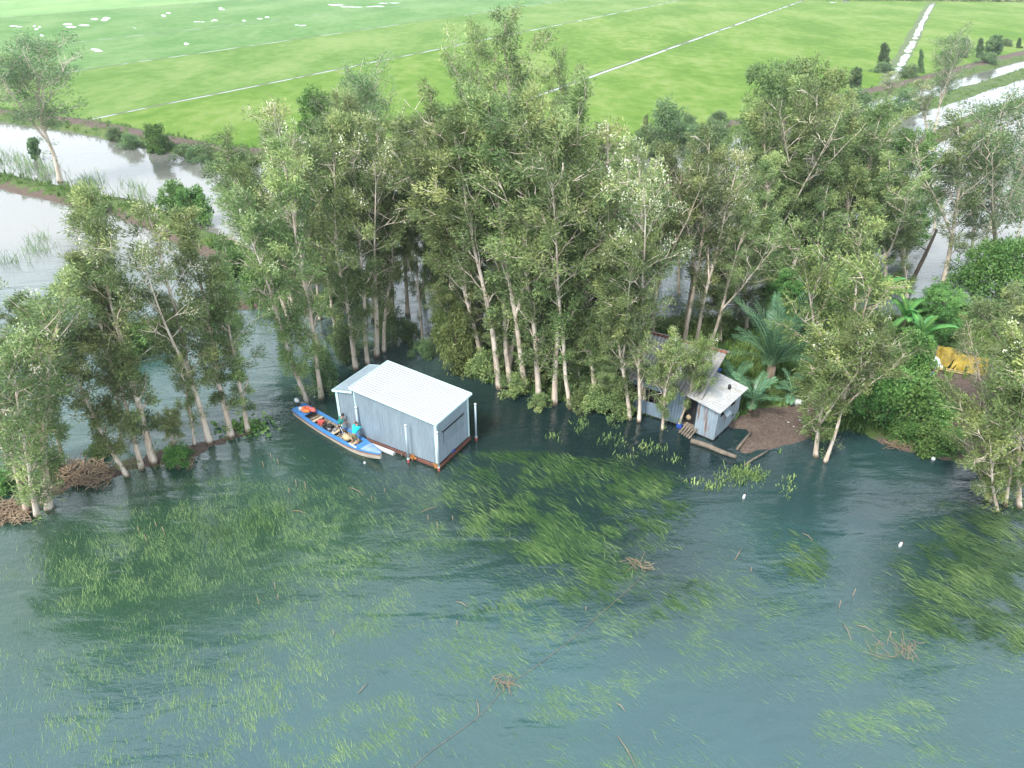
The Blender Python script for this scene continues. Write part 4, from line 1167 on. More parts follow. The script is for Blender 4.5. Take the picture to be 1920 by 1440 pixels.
for x in (-2.2, -.1, 1.75):
    MB().box(x, 0, .30, .20, 2*bw(x)-.1, .035).build('thwart', M['wood'], boat)
mo = MB(); mo.tube([(-BL/2-.04, .02, .78), (-BL/2-.10, .02, -.3)], .06, 8); mo.box(-BL/2+.02, .02, .52, .16, .2, .16)
motor = mo.build('outboard_motor', M['black'], boat)
MB().ball((-BL/2-.08, .02, .92), .17, 1.25, .85, .95, 12, 8).build('motor_cover', M['white'], motor)
t = MB(); t.tube([(-BL/2+.1, .02, .84), (-BL/2+.55, .10, .92)], .022, 6); t.build('tiller', M['grey'], motor)
t = MB(); t.box(-BL/2-.15, .02, -.28, .26, .03, .12); t.tube([(-BL/2-.22, .02, -.34), (-BL/2-.08, .02, -.34)], .05, 8); t.build('propeller_leg', M['grey'], motor)

def in_boat(x, y, z=.14):
    c, s_ = math.cos(BA), math.sin(BA)
    return Vector((bc.x+x*c-y*s_, bc.y+x*s_+y*c, z))
# cargo, each lying in the boat
def lumpy(name, loc, parts, label, cat, rz=0, group=None):
    e = None
    for k, (pn, mb, mt) in enumerate(parts):
        if e is None:
            if len(parts) == 1:
                o = mb.build(pn, mt); o.name = name; o.data.name = name
                o.location = loc; o.rotation_euler = (0, 0, rz); return tag(o, label, cat, group)
            e = empty(name, loc, rz, label, cat, group)
        mb.build(pn, mt, e)
    return e
r4 = random.Random(12)
a = MB(); a.ball((0, .14, .13), .22, 1.35, .6, .62, 12, 8, .12, r4); a.ball((.02, -.16, .13), .22, 1.35, .6, .62, 12, 8, .12, r4); a.ball((-.25, 0, .17), .18, .7, 1.2, .7, 10, 7, .1, r4)
b_ = MB(); b_.bar((.08, -.28, .26), (.08, .28, .26), .05, .02); b_.bar((-.12, -.28, .26), (-.12, .28, .26), .05, .02)
lumpy('life_jacket', in_boat(-3.25, .02, bz(-3.2)+.08), [('foam_panel', a, M['lifeor']), ('strap', b_, M['pink'])], 'bright orange life jacket lying on the boat stern deck', 'life jacket', BA+.4)
a = MB(); a.ball((0, 0, .14), .2, 1.3, 1, .7, 10, 7, .2, r4)
lumpy('life_jacket', in_boat(-2.92, .26, bz(-3)+.08), [('life_jacket', a, M['pink'])], 'pinkish red life jacket behind the orange one', 'life jacket', BA)
a = MB(); a.tube([(0, 0, 0), (0, 0, .24)], [.10, .12], 12); b_ = MB(); b_.tube([(.12, 0, .23), (.07, 0, .36), (-.07, 0, .36), (-.12, 0, .23)], .008, 4)
lumpy('bucket', in_boat(-3.62, -.22, bz(-3.6)+.08), [('pail', a, M['white']), ('handle', b_, M['grey'])], 'small white bucket at the boat stern', 'bucket')
a = MB(); a.box(0, 0, .16, .42, .28, .30); a.tube([(.12, 0, .31), (.12, 0, .37)], .035, 8); b_ = MB(); b_.tube([(-.15, 0, .31), (-.12, 0, .38), (0, 0, .38), (.03, 0, .31)], .018, 5)
lumpy('fuel_can', in_boat(-1.72, .0), [('tank', a, M['pink']), ('handle', b_, M['black'])], 'red fuel can in the middle of the boat', 'fuel can', BA+.2)
a = MB()
for k in range(7): a.ball((r4.uniform(-.3, .3), r4.uniform(-.25, .25), .08+r4.uniform(0, .1)), r4.uniform(.09, .16), 1.2, 1, .8, 8, 6, .2, r4)
lumpy('net_bundle', in_boat(-1.1, -.12), [('net_bundle', a, M['black'])], 'dark heap of nets next to the red fuel can', 'net')
a = MB()
for k in range(8): a.ball((r4.uniform(-.3, .3), r4.uniform(-.22, .22), .08+r4.uniform(0, .1)), r4.uniform(.08, .14), 1.2, 1, .7, 8, 6, .2, r4)
lumpy('cloth_heap', in_boat(-.45, -.18), [('cloth_heap', a, M['grey'])], 'grey heap of gear behind the person in dark green', 'gear')
a = MB(); a.ball((0, 0, .2), .27, 1.2, .9, .8, 10, 8, .12, r4); b_ = MB(); b_.ball((.2, .16, .18), .17, 1.2, .8, .7, 10, 8, .12, r4)
lumpy('sack', in_boat(.95, -.02), [('body', a, M['sack']), ('neck', b_, M['wood'])], 'tan sack between the two people in the boat', 'sack', BA)
a = MB(); a.tube([(0, 0, 0), (0, 0, .2)], .12, 10); b_ = MB(); b_.tube([(0, 0, .2), (0, 0, .25)], .13, 10)
lumpy('jar', in_boat(2.12, -.22), [('body', a, M['white']), ('lid', b_, M['blue'])], 'white tub with blue lid by the legs of the person in turquoise', 'tub')
a = MB(); a.tube([(0, 0, .12), (2.2, .05, .14)], .018, 5); a.tube([(.1, .1, .12), (1.7, .22, .16)], .016, 5)
lumpy('pole', in_boat(-.2, .3), [('pole', a, M['wood'])], 'thin wooden poles lying along the boat side', 'pole', BA)
a = MB(); a.bar((-.35, 0, .03), (.35, 0, .03), .10, .03)
lumpy('plank', in_boat(2.1, -bw(2.1)+.07, bz(2.1)+.05), [('plank', a, M['white'])], 'short white plank on the left boat edge', 'plank', BA)

# ================================================================== PEOPLE
M['skin'] = simple('skin', (.36, .20, .13), (.28, .15, .10), .55, 6)
M['hair'] = simple('black_hair', (.018, .015, .014), (.010, .009, .008), .5)
M['teal'] = simple('dark_green_shirt', (.015, .20, .165), (.010, .14, .12), .85, 6)
M['turq'] = simple('turquoise_shirt', (.015, .50, .56), (.012, .40, .46), .85, 6)
M['navy'] = simple('navy_trousers', (.018, .022, .045), (.012, .014, .03), .85, 6)
M['olive'] = simple('olive_shorts', (.16, .14, .08), (.10, .09, .05), .85, 6)
M['wshirt'] = simple('white_shirt', (.80, .78, .80), (.66, .64, .68), .85, 6)
M['wtrous'] = simple('pale_grey_trousers', (.50, .56, .58), (.38, .44, .46), .85, 6)
def skinned(name, verts, edges, rad, mat, parent, levels=2, root=0):
    me = bpy.data.meshes.new(name); me.from_pydata([tuple(v) for v in verts], edges, [])
    o = bpy.data.objects.new(name, me); link(o)
    md = o.modifiers.new('s', 'SKIN'); md.use_smooth_shade = True
    for i, r in enumerate(rad):
        sv = me.skin_vertices[0].data[i]; sv.radius = (r, r) if not isinstance(r, tuple) else r; sv.use_root = (i == root)
    o.modifiers.new('d', 'SUBSURF').levels = levels
    dg = bpy.context.evaluated_depsgraph_get()
    nm = bpy.data.meshes.new_from_object(o.evaluated_get(dg)); nm.name = name
    bpy.data.objects.remove(o); bpy.data.meshes.remove(me)
    nm.materials.clear(); nm.materials.append(mat)
    nm.polygons.foreach_set('use_smooth', [True]*len(nm.polygons))
    return obj(name, nm, parent)
def person(loc, yaw, J, label, shirt, trousers, long_legs=True, hat=None):
    """J: joints in metres, +x is forward, +y left; a figure about 1.62 m tall"""
    e = empty('person', loc, yaw, label, 'person')
    V = []; E = []; Rr = []
    def v(p, r, par=None):
        V.append(Vector(p)); Rr.append(r); i = len(V)-1
        if par is not None: E.append((par, i))
        return i
    pel = v(J['pelvis'], .105); sp = v(J['spine'], .10, pel); ch = v(J['chest'], .105, sp); nk = v(J['neck'], .050, ch)
    hd = Vector(J['head']); up = (hd-Vector(J['neck'])).normalized()
    fw = Vector(J.get('face', (1, 0, 0))).normalized(); sd_ = up.cross(fw).normalized()
    jw = v(hd-up*.06+fw*.012, .072, nk); h1 = v(hd+up*.015, .095, jw); h2 = v(hd+up*.085, .078, h1)
    v(hd-up*.02+fw*.112, .016, jw); 
    for q in (1, -1): v(hd-up*.01+sd_*q*.098, .018, h1)
    for s in (1, -1):
        k = 'l' if s > 0 else 'r'
        sh = v(J['sh_'+k], .050, ch); el = v(J['el_'+k], .042, sh); wr_ = v(J['wr_'+k], .028, el)
        d = (Vector(J['wr_'+k])-Vector(J['el_'+k])).normalized()
        lat = d.cross(Vector((0, 0, 1))); lat = lat.normalized() if lat.length > .1 else Vector((0, 1, 0))
        nrm = lat.cross(d)
        pm = v(Vector(J['wr_'+k])+d*.06, (.036, .018), wr_)
        for f, L in ((-.027, .075), (-.009, .088), (.009, .082), (.027, .062)):
            b0 = v(Vector(J['wr_'+k])+d*.095+lat*f, .0095, pm); b1 = v(V[b0]+d*L*.5-nrm*.012, .0085, b0); v(V[b1]+d*L*.4-nrm*.03, .007, b1)
        t0 = v(Vector(J['wr_'+k])+d*.045+lat*.045, .011, pm); v(V[t0]+d*.04+lat*.012-nrm*.012, .009, t0)
        hp = v(J['hip_'+k], .088, pel); kn = v(J['kn_'+k], .058, hp); an = v(J['an_'+k], .038, kn)
        tf = Vector(J['an_'+k])+Vector((.13, 0, -.05)); hl = v(Vector(J['an_'+k])+Vector((-.02, 0, -.05)), .034, an); v(tf, .028, hl)
    body = skinned('body', V, E, Rr, M['skin'], e)
    # shirt
    V2 = [J['spine_low'], J['spine'], J['chest'], Vector(J['chest']).lerp(Vector(J['neck']), .55)]; E2 = [(0, 1), (1, 2), (2, 3)]; R2 = [.142, .148, .168, .10]
    for k in 'lr':
        a_ = Vector(J['sh_'+k]); b_ = Vector(J['el_'+k]); i = len(V2)
        V2 += [a_, a_.lerp(b_, .75)]; R2 += [.088, .070]; E2 += [(2, i), (i, i+1)]
    skinned('shirt', V2, E2, R2, shirt, e)
    V3 = [J['pelvis'], Vector(J['pelvis']).lerp(Vector(J['spine']), .35)]; E3 = [(0, 1)]; R3 = [.128, .13]
    for k in 'lr':
        a_ = Vector(J['hip_'+k]); b_ = Vector(J['kn_'+k]); c_ = Vector(J['an_'+k]); i = len(V3)
        if long_legs: V3 += [a_, b_, b_.lerp(c_, .92)]; R3 += [.102, .075, .062]; E3 += [(0, i), (i, i+1), (i+1, i+2)]
        else: V3 += [a_, a_.lerp(b_, .92)]; R3 += [.105, .092]; E3 += [(0, i), (i, i+1)]
    skinned('trousers', V3, E3, R3, trousers, e)
    hr = MB(); hc = hd+up*.055-fw*.022
    rot = Matrix((fw, sd_, up)).transposed()
    nu, nv = 14, 7; vs = []; fs = []
    for j in range(nv+1):
        th = PI*.60*j/nv
        for i in range(nu):
            a_ = 2*PI*i/nu; q = Vector((math.sin(th)*math.cos(a_), math.sin(th)*math.sin(a_), math.cos(th)))
            if q.x > .35 and q.z < .45: q = q*.9
            vs.append(hc+rot @ Vector((q.x*.112, q.y*.106, q.z*.108)))
    for j in range(nv):
        for i in range(nu): fs.append((j*nu+i, (j+1)*nu+i, (j+1)*nu+(i+1) % nu, j*nu+(i+1) % nu))
    hr.add(vs, fs, True); hr.build('hair', M['hair'], e)
    return e
# standing in the boat, bending a little forward, both forearms out
J1 = dict(pelvis=(0, 0, .86), spine_low=(.015, 0, .90), spine=(.05, 0, 1.04), chest=(.13, 0, 1.24), neck=(.21, 0, 1.40), head=(.28, 0, 1.51), face=(1, 0, -.5),
          sh_l=(.16, .19, 1.32), el_l=(.24, .25, 1.06), wr_l=(.47, .17, 1.02), sh_r=(.16, -.19, 1.32), el_r=(.26, -.25, 1.06), wr_r=(.49, -.15, 1.00),
          hip_l=(0, .09, .82), kn_l=(.07, .12, .45), an_l=(-.02, .15, .09), hip_r=(0, -.09, .82), kn_r=(.10, -.12, .45), an_r=(.06, -.14, .09))
p1 = in_boat(.28, .02, .12)
e1 = person(p1, R(25), J1, 'person in dark green shirt and navy trousers standing in the boat', M['teal'], M['navy'])
st_ = MB()
for k, s in (('l', 1), ('r', -1)):
    h0, k0, a0 = Vector(J1['hip_'+k]), Vector(J1['kn_'+k]), Vector(J1['an_'+k])
    st_.tube([h0+Vector((0, s*.105, -.02)), k0+Vector((0, s*.078, 0)), k0.lerp(a0, .9)+Vector((0, s*.064, 0))], .018, 6)
st_.build('side_stripe', M['wshirt'], e1)
# leaning over the boat side, arms stretched to the guide post
post = at(675, 826); p2 = in_boat(1.72, .05, .12)
yaw2 = math.atan2(post.y-p2.y, post.x-p2.x)
reach = Vector((post.x-p2.x, post.y-p2.y)).length
J2 = dict(pelvis=(-.10, 0, .80), spine_low=(-.05, 0, .84), spine=(.08, 0, .93), chest=(.30, 0, 1.06), neck=(.48, 0, 1.16), head=(.58, .02, 1.23), face=(1, 0, -.35),
          sh_l=(.36, .19, 1.10), el_l=(.60, .22, 1.20), wr_l=(min(reach-.10, .92), .09, 1.42), sh_r=(.36, -.19, 1.08), el_r=(.60, -.24, .98), wr_r=(min(reach-.10, .90), -.08, 1.0),
          hip_l=(-.10, .09, .77), kn_l=(.02, .16, .42), an_l=(-.12, .22, .09), hip_r=(-.10, -.09, .77), kn_r=(-.06, -.16, .42), an_r=(-.22, -.24, .09))
person(p2, yaw2, J2, 'person in turquoise shirt leaning out of the boat to the post', M['turq'], M['olive'], False)
J3 = dict(pelvis=(0, 0, .88), spine_low=(0, 0, .92), spine=(.01, 0, 1.06), chest=(.03, 0, 1.27), neck=(.05, 0, 1.43), head=(.08, 0, 1.54), face=(1, 0, -.4),
          sh_l=(.04, .19, 1.35), el_l=(.06, .27, 1.10), wr_l=(.25, .10, 1.02), sh_r=(.04, -.19, 1.35), el_r=(.06, -.27, 1.10), wr_r=(.25, -.08, 1.04),
          hip_l=(0, .09, .84), kn_l=(.04, .11, .46), an_l=(0, .12, .09), hip_r=(0, -.09, .84), kn_r=(.02, -.11, .46), an_r=(-.03, -.12, .09))
p3 = on_ground(1741, 714)
person(p3, R(-70), J3, 'person in white shirt standing beside the yellow tarpaulin', M['wshirt'], M['wtrous'])

# ================================================================== OLD SHACK
M['oldroof'] = metal_mat('weathered_roof', (.34, .33, .31), (.18, .175, .17), .8, .05, .5, (1.6, .5, .72, (.16, .16, .15)))
M['annexroof'] = metal_mat('annex_roof', (.40, .41, .41), (.25, .255, .255), .6, .2, .5, (1.2, .56, .72, (.22, .21, .17)))
M['bluewall'] = metal_mat('blue_grey_wall', (.20, .27, .33), (.13, .18, .23), .6, .2)
M['rustwall'] = metal_mat('rusty_wall', (.30, .37, .42), (.20, .26, .31), .55, .25, .5, (2.6, .54, .66, (.15, .075, .045)))
M['tile'] = simple('ridge_tile', (.24, .10, .06), (.14, .06, .04), .8, 3)
F0, F1 = at(1183, 768, .1), at(1300, 805, .1)
A1 = math.atan2(F0.y-F1.y, F0.x-F1.x)
shack = empty('old_shack', (F1.x, F1.y, 0), A1, 'old shack with weathered grey roof half hidden under the paperbarks', 'shack')
LS, DS = 5.4, 4.2
sheet('wall', lambda u, v: (.8+u*(LS*.36-.8), 0, .15+2.55*v), LS*.36-.8, M['bluewall'], shack, 2, .2)
MB().box(.4, -.45, 1.3, .8, .04, 2.3).build('doorway', M['darkgap'], shack)  # dark panel standing in for the unlit room inside
sheet('wall', lambda u, v: (LS*.36+u*LS*.64, 0, .15+1.0*v), LS*.64, M['bluewall'], shack, 2, .2)
sheet('wall', lambda u, v: (LS*.36+u*LS*.64, 0, 2.15+.55*v), LS*.64, M['bluewall'], shack, 2, .2)
sheet('wall', lambda u, v: (LS, -u*DS, .15+(2.6+.9*u)*v), DS, M['bluewall'], shack, 2, .2)
sheet('wall', lambda u, v: (0, -DS+u*DS, .15+(3.5-.9*u)*v), DS, M['bluewall'], shack, 2, .2)
sheet('wall', lambda u, v: (LS-u*LS, -DS, .15+3.5*v), LS, M['bluewall'], shack, 2, .2)
MB().box(LS/2, -DS/2, .12, LS-.1, DS-.1, .1).build('floor', M['drywood'], shack)
t = MB()
for k in range(9): t.bar((LS*.37+LS*.62*k/8, .0, 1.15), (LS*.37+LS*.62*k/8, .0, 2.15), .05, .05)
t.build('window', M['drywood'], shack)
MB().box(LS*.68, -.35, 1.65, LS*.62, .03, 1.1).build('room_dark', M['darkgap'], shack)  # dark sheet painting the unlit room behind the window bars
ro = sheet('roof', lambda u, v: (-.3+(LS+.6)*u, .35-(DS+.35)*v, 2.72+1.15*v), LS+.6, M['oldroof'], shack, 3, .28, .04)
ro2 = sheet('roof', lambda u, v: (LS+.3-(LS+.6)*u, -DS-1.6+1.6*v, 3.2+.67*v), LS+.6, M['oldroof'], shack, 2, .24, .028)
t = MB()
for k in range(16): t.tube([(-.3+(LS+.6)*k/16, -DS, 3.90), (-.3+(LS+.6)*(k+1.06)/16, -DS, 3.90)], [.085, .105], 8)
t.build('ridge_tile', M['tile'], ro)
MB().box(.9, .1, .1, .35, .2, .3).build('wall_patch', M['blue'], shack)
# annex
N2 = at(1337, 823, .2); A2 = R(139)
ann = empty('shack_annex', (N2.x, N2.y, 0), A2, 'small rusty corrugated hut at the right end of the old shack', 'hut')
WA, DA = 1.35, 3.35
sheet('wall', lambda u, v: (u*WA, 0, .12+(2.3+.25*u)*v), WA, M['rustwall'], ann, 3, .2, .022)
sheet('wall', lambda u, v: (WA, -u*DA, .12+2.55*v), DA, M['rustwall'], ann, 2, .2, .022)
sheet('wall', lambda u, v: (WA-u*WA, -DA, .12+(2.55-.25*u)*v), WA, M['rustwall'], ann, 2, .2, .022)
sheet('wall', lambda u, v: (0, -DA+u*DA, .12+2.3*v), DA, M['rustwall'], ann, 3, .2, .022)
MB().box(WA/2, -DA/2, .1, WA-.06, DA-.06, .08).build('floor', M['drywood'], ann)
MB().box(-.035, .035, 1.25, .11, .03, 2.1).box(-.04, -.03, 1.25, .02, .12, 2.1).build('corner_trim', M['zinc'], ann)
ar = sheet('roof', lambda u, v: (-.3+(WA+1.0)*v, .35-(DA+.6)*u, 2.44+.32*v), DA+.6, M['annexroof'], ann, 3, .24, .035)
MB().tube([(.55, -2.5, 2.55), (.55, -2.5, 2.85)], .10, 10).build('vent_pipe', M['black'], ar)
wf = MB().box(-.02, -.85, 1.85, .03, .62, .5).build('window', M['darkgap'], ann)
MB().bar((-.04, -.85, 2.12), (-.42, -.85, 1.80), .62, .02).build('shutter', M['zinc'], wf)
MB().box(-.02, -2.2, 1.9, .03, .5, .4).build('window', M['darkgap'], ann)
# open doorway porch between them with plank steps
b = at(1287, 815, 0)
e = empty('plank_steps', (b.x, b.y, 0), A2-R(12), 'pale plank steps leading into the dark doorway of the shack', 'steps')
for k in range(5): MB().bar((-.40+.2*k, .25, .03), (-.36+.2*k, -.55, .5), .11, .03).build('plank', M['drywood'], e)
MB().bar((-.5, .1, .10), (.55, .1, .10), .06, .05).bar((-.48, -.35, .33), (.55, -.35, .33), .06, .05).build('stringer', M['drywood'], e)
b = at(1290, 800, 0)
e = lumpy('clay_jar', (b.x+.05, b.y+.3, .35), [('body', MB().ball((0, 0, .25), .2, 1, 1, 1.2, 12, 8), M['sack']), ('rim', MB().tube([(0, 0, .45), (0, 0, .52)], .12, 10), M['drywood'])], 'round tan jar standing in the dark doorway of the shack', 'jar')
# blue bin bag on the annex roof edge
p_ = at_depth(1343, 702, 40.8)
lumpy('blue_sheet', (p_.x, p_.y, 2.78), [('blue_sheet', MB().ball((0, 0, .06), .3, 1.2, .6, .35, 10, 6, .25, r4), M['blue'])], 'crumpled blue plastic on the back edge of the hut roof', 'plastic sheet')

# ================================================================== YELLOW TARPAULIN
m, nt, out = nodes('tarpaulin')
n = noise(nt, 1.3, 4, .6, coord(nt)); r = ramp(nt, n.outputs[0], [(.3, (.15, .10, .012)), (.55, (.30, .22, .022)), (.8, (.40, .30, .045))])
p = nt.nodes.new('ShaderNodeBsdfPrincipled'); p.inputs['Roughness'].default_value = .55
nt.links.new(r.outputs[0], p.inputs['Base Color']); nt.links.new(bump(nt, noise(nt, 3, 4, .6, coord(nt, 'Object', (2, 2, .6))).outputs[0], .15), p.inputs['Normal']); nt.links.new(p.outputs[0], out.inputs[0]); M['tarp'] = m
ta, tb = on_ground(1750, 690), on_ground(1848, 706)
tv = tb-ta; TL = tv.length
te = empty('yellow_tarpaulin', ta, math.atan2(tv.y, tv.x), 'yellow tarpaulin screen with torn dark gaps on the dirt yard', 'tarpaulin')
nu, nv = 72, 24; V = []; keep = []
H_ = lambda u: 1.35-.35*u+.25*math.sin(u*7)*(1-u)
for j in range(nv+1):
    for i in range(nu+1):
        u, v = i/nu, j/nv
        V.append((u*TL, .75*v+.10*math.sin(u*17+v*2)+.05*math.sin(u*41), .06+H_(u)*v-.10*math.sin(PI*v)*math.sin(u*9)))
for j in range(nv):
    for i in range(nu):
        u, v = (i+.5)/nu, (j+.5)/nv
        gap = any(v > lo and abs(u-c-sl*(v-lo)) < wd*(1-(v-lo)/hh) and v < lo+hh for c, sl, wd, lo, hh in ((.26, .22, .045, .05, .55), (.15, .1, .02, .05, .25), (.36, .25, .02, .02, .28), (.585, .03, .022, -.05, .6)))
        if not gap: a_ = j*(nu+1)+i; keep.append((a_, a_+1, a_+nu+2, a_+nu+1))
obj('sheet', mesh_np('sheet', V, keep, M['tarp'], None, True), te)
V2 = []; k2 = []
for j in range(9):
    for i in range(13):
        u, v = i/12, j/8; V2.append((u*TL*.2-.05, -.05+.45*v+.04*math.sin(u*8), .05+.75*v*(1-.5*u)))
for j in range(8):
    for i in range(12): k2.append((j*13+i, j*13+i+1, j*13+i+14, j*13+i+13))
obj('grey_patch', mesh_np('grey_patch', V2, k2, M['wtrous'], None, True), te)
MB().box(TL/2, .75, .45, TL*.9, .05, .8).build('gap_shade', M['darkgap'], te)  # dark sheet behind the tears, standing in for the shade there
t = MB()
t.tube([(-.3, -.2, .12), (TL*.65, -.35, .10)], .05, 6); t.tube([(0, -.12, .2), (TL*.7, -.2, .16)], .035, 6)
t.build('bamboo_rail', simple('bamboo', (.50, .40, .16), (.32, .24, .10), .6), te)
for u in (0, .35, .7, 1): MB().tube([(u*TL, .78, -.2), (u*TL, .80, H_(u)+.15)], .04, 6).build('stake', M['drywood'], te)

# ================================================================== PALMS AND BANANA PLANTS
def frond(seed, L=4.0, el=1.1, curve=.9, leafl=.75, n=34, droopl=.35, wide=.07, twist=0):
    rs = random.Random(seed); V = []; F = []; T = []
    p = Vector((0, 0, 0)); th = el; pts = []
    for i in range(n+1):
        pts.append((p.copy(), th)); p = p+Vector((math.cos(th), 0, math.sin(th)))*(L/n); th -= curve/n*(.5+1.3*i/n)
    def quad(a, b, w, dn, tone):
        k = len(V); s_ = dn*w*.5
        V.extend([a-s_, a.lerp(b, .5)-s_*1.0, b, a.lerp(b, .5)+s_, a+s_*.5]); F.append((k, k+1, k+2, k+3)); T.extend([tone]*5)
    for i in range(3, n+1):
        q, th_ = pts[i]; tan = Vector((math.cos(th_), 0, math.sin(th_))); up = Vector((-math.sin(th_), 0, math.cos(th_)))
        f = i/n; ll = leafl*(.35+.65*math.sin(PI*min(1, (f*.93+.05)))**.7)
        for s in (1, -1):
            d = (tan*.75+Vector((0, s, 0))*1.0+up*(.25-droopl*rs.uniform(.3, 1.2))).normalized()
            quad(q, q+d*ll*rs.uniform(.85, 1.1), wide, tan, min(1, max(0, .45+.25*f+rs.gauss(0, .10))))
    # rachis
    k0 = len(V)
    for i in range(n+1):
        q, th_ = pts[i]; r = .045*(1-.8*i/n)
        up = Vector((-math.sin(th_), 0, math.cos(th_)))
        V.extend([q+Vector((0, r, 0)), q+up*r, q+Vector((0, -r, 0)), q-up*r]); T.extend([.95]*4)
        if i:
            for c in range(4):
                a_ = k0+(i-1)*4+c; b_ = k0+(i-1)*4+(c+1) % 4; F.append((a_, b_, b_+4, a_+4))
    return mesh_np('frond', [tuple(v) for v in V], F, M['palm'], T)
def palm(loc, label, nf, L, th=.5, group=None, lean=0, els=(.35, 1.45), leafl=.75, trunk_r=.22, seed=1):
    rs = random.Random(seed)
    e = empty('palm', loc, 0, label, 'palm', group)
    MB().tube([(0, 0, -.3), (lean*.5, 0, th*.5), (lean, 0, th)], [trunk_r*1.25, trunk_r, trunk_r*.9], 10).build('trunk', M['bark_d'], e)
    for k in range(nf):
        f = k/(nf-1)
        el = els[1]+(els[0]-els[1])*f
        me = frond(seed*50+k, L*rs.uniform(.8, 1.08)*(.75+.25*math.sin(PI*min(1, .25+f))), el, rs.uniform(.55, 1.0), leafl)
        o = obj('frond', me, e); o.location = (lean, 0, th); o.rotation_euler = (rs.uniform(-.25, .25), 0, k*2.4+rs.uniform(-.2, .2))
    return e
b = at(1440, 722)
palm((b.x, b.y, .1), 'biggest feathery palm standing right of the rusty hut', 26, 5.8, 1.5, None, 0, (.78, 1.54), .85, .3, 3)
b = on_ground(1405, 772); palm(b, 'small young palm between the hut and the biggest palm', 9, 2.4, .9, None, .1, (.35, 1.4), .5, .12, 5)
b = on_ground(1378, 738); palm(b, 'thin young palm behind the hut roof', 8, 2.3, .8, None, 0, (.4, 1.45), .45, .1, 7)
b = on_ground(1482, 745); palm(b, 'low dark palm right of the biggest palm', 9, 2.2, .4, None, 0, (.25, 1.3), .5, .14, 8)
b = on_ground(1518, 640); palm(b, 'coconut palm with few upright fronds behind the biggest palm', 9, 4.4, 2.2, None, .3, (.75, 1.5), .9, .16, 9)
def blade(seed, L, el, curve, W):
    rs = random.Random(seed); n = 16; V = []; F = []; T = []
    p = Vector((0, 0, 0)); th = el
    for i in range(n+1):
        f = i/n; w_ = W*(.06 if f < .14 else math.sin(PI*min(1, (f-.1)/.9*.94+.06))**.55)
        up = Vector((-math.sin(th), 0, math.cos(th)))
        jag = 1-.14*rs.random()
        V += [p+Vector((0, w_*jag, 0))+up*w_*.28, p+Vector((0, w_*.5, 0))+up*w_*.22, p, p+Vector((0, -w_*.5, 0))+up*w_*.22, p+Vector((0, -w_*jag, 0))+up*w_*.28]
        tt = .45+rs.gauss(0, .1); T += [tt, tt-.05, .95, tt, tt+.05]
        p = p+Vector((math.cos(th), 0, math.sin(th)))*(L/n); th -= curve/n*(.4+1.3*f)
    for i in range(n):
        for k in range(4): F.append((i*5+k, i*5+k+1, (i+1)*5+k+1, (i+1)*5+k))
    return mesh_np('leaf', [tuple(v) for v in V], F, M['banana'], T, True)
def banana(loc, label, n, L, th, seed, group='banana plants of the right yard'):
    rs = random.Random(seed); e = empty('banana_plant', loc, 0, label, 'banana plant', group)
    MB().tube([(0, 0, -.2), (0, 0, th*.6), (.05, 0, th)], [.16, .13, .09], 8).build('stem', simple('banana_stem', (.20, .26, .10), (.20, .14, .08), .6), e)
    for k in range(n):
        o = obj('leaf', blade(seed*40+k, L*rs.uniform(.75, 1.1), 1.48-.75*k/n, rs.uniform(.6, 1.5), .34*L/2.4), e)
        o.location = (.05, 0, th-.05); o.rotation_euler = (0, 0, k*2.4+rs.uniform(-.3, .3))
for px, py, lb, n, L, th, sd_ in [(1624, 618, 'tallest banana plant with upright pale leaves', 9, 3.1, 2.2, 2), (1684, 640, 'banana plant with bright yellow green centre leaf', 8, 2.6, 1.9, 3),
                                  (1715, 668, 'dark banana plant above the white shirted person', 8, 2.5, 1.6, 4), (1660, 655, 'short banana plant between its taller neighbours', 7, 2.0, 1.2, 5), (1745, 640, 'banana plant leaning right near the tarpaulin', 7, 2.4, 1.5, 6)]:
    banana(on_ground(px, py), lb, n, L, th, sd_)

# ================================================================== REEDS, STICKS, FLOATS, GRASS
def stick_bundle(px, py, wpx, hpx, n, L, rng, rad=.016, flat=.25, zmax=.25, ground=False):
    mb = MB()
    c0 = on_ground(px, py) if ground else at(px, py)
    for k in range(n):
        c = at(px+rng.uniform(-.5, .5)*wpx, py+rng.uniform(-.5, .5)*hpx, c0.z)-c0
        a = rng.uniform(0, 2*PI); el = rng.gauss(0, flat); l = L*rng.uniform(.4, 1.2)
        d = Vector((math.cos(a)*math.cos(el), math.sin(a)*math.cos(el), math.sin(el)))*l*.5
        z = Vector((0, 0, rng.uniform(.02, zmax)))
        mid = c+z+Vector((rng.gauss(0, .12), rng.gauss(0, .12), rng.gauss(0, .06)))*l
        mb.tube([c+z-d, mid, c+z+d], [rad, rad, rad*.6], 4, cap=False)
    return mb, c0
rg = random.Random(21)
def heap(name, lb, cat, *a, mat='deadreed', grp=None, **kw):
    mb, c0 = stick_bundle(*a, rg, **kw)
    o = mb.build(name, M[mat]); o.location = c0
    return tag(o, lb, cat, grp)
GR = 'tangles of dead stems standing in the water'
heap('reed_tangle', 'brown tangle of dead stems at the end of the rope, upper middle water', 'dead reeds', 1197, 1062, 40, 12, 18, 1.0, grp=GR, zmax=.25, rad=.012)
heap('reed_tangle', 'spiky tangle of dead stems in the lower middle of the water', 'dead reeds', 948, 1284, 38, 18, 15, 1.0, grp=GR, zmax=.25, flat=.35, rad=.012)
heap('reed_tangle', 'widest tangle of bent dead stems at the lower right', 'dead reeds', 1676, 1222, 90, 36, 40, .8, grp=GR, zmax=.35, flat=.5, rad=.010)
heap('reed_heap', 'long heap of dead reeds on the left shore between the trunks', 'reed heap', 150, 890, 110, 44, 330, .95, ground=True, zmax=.4, rad=.028)
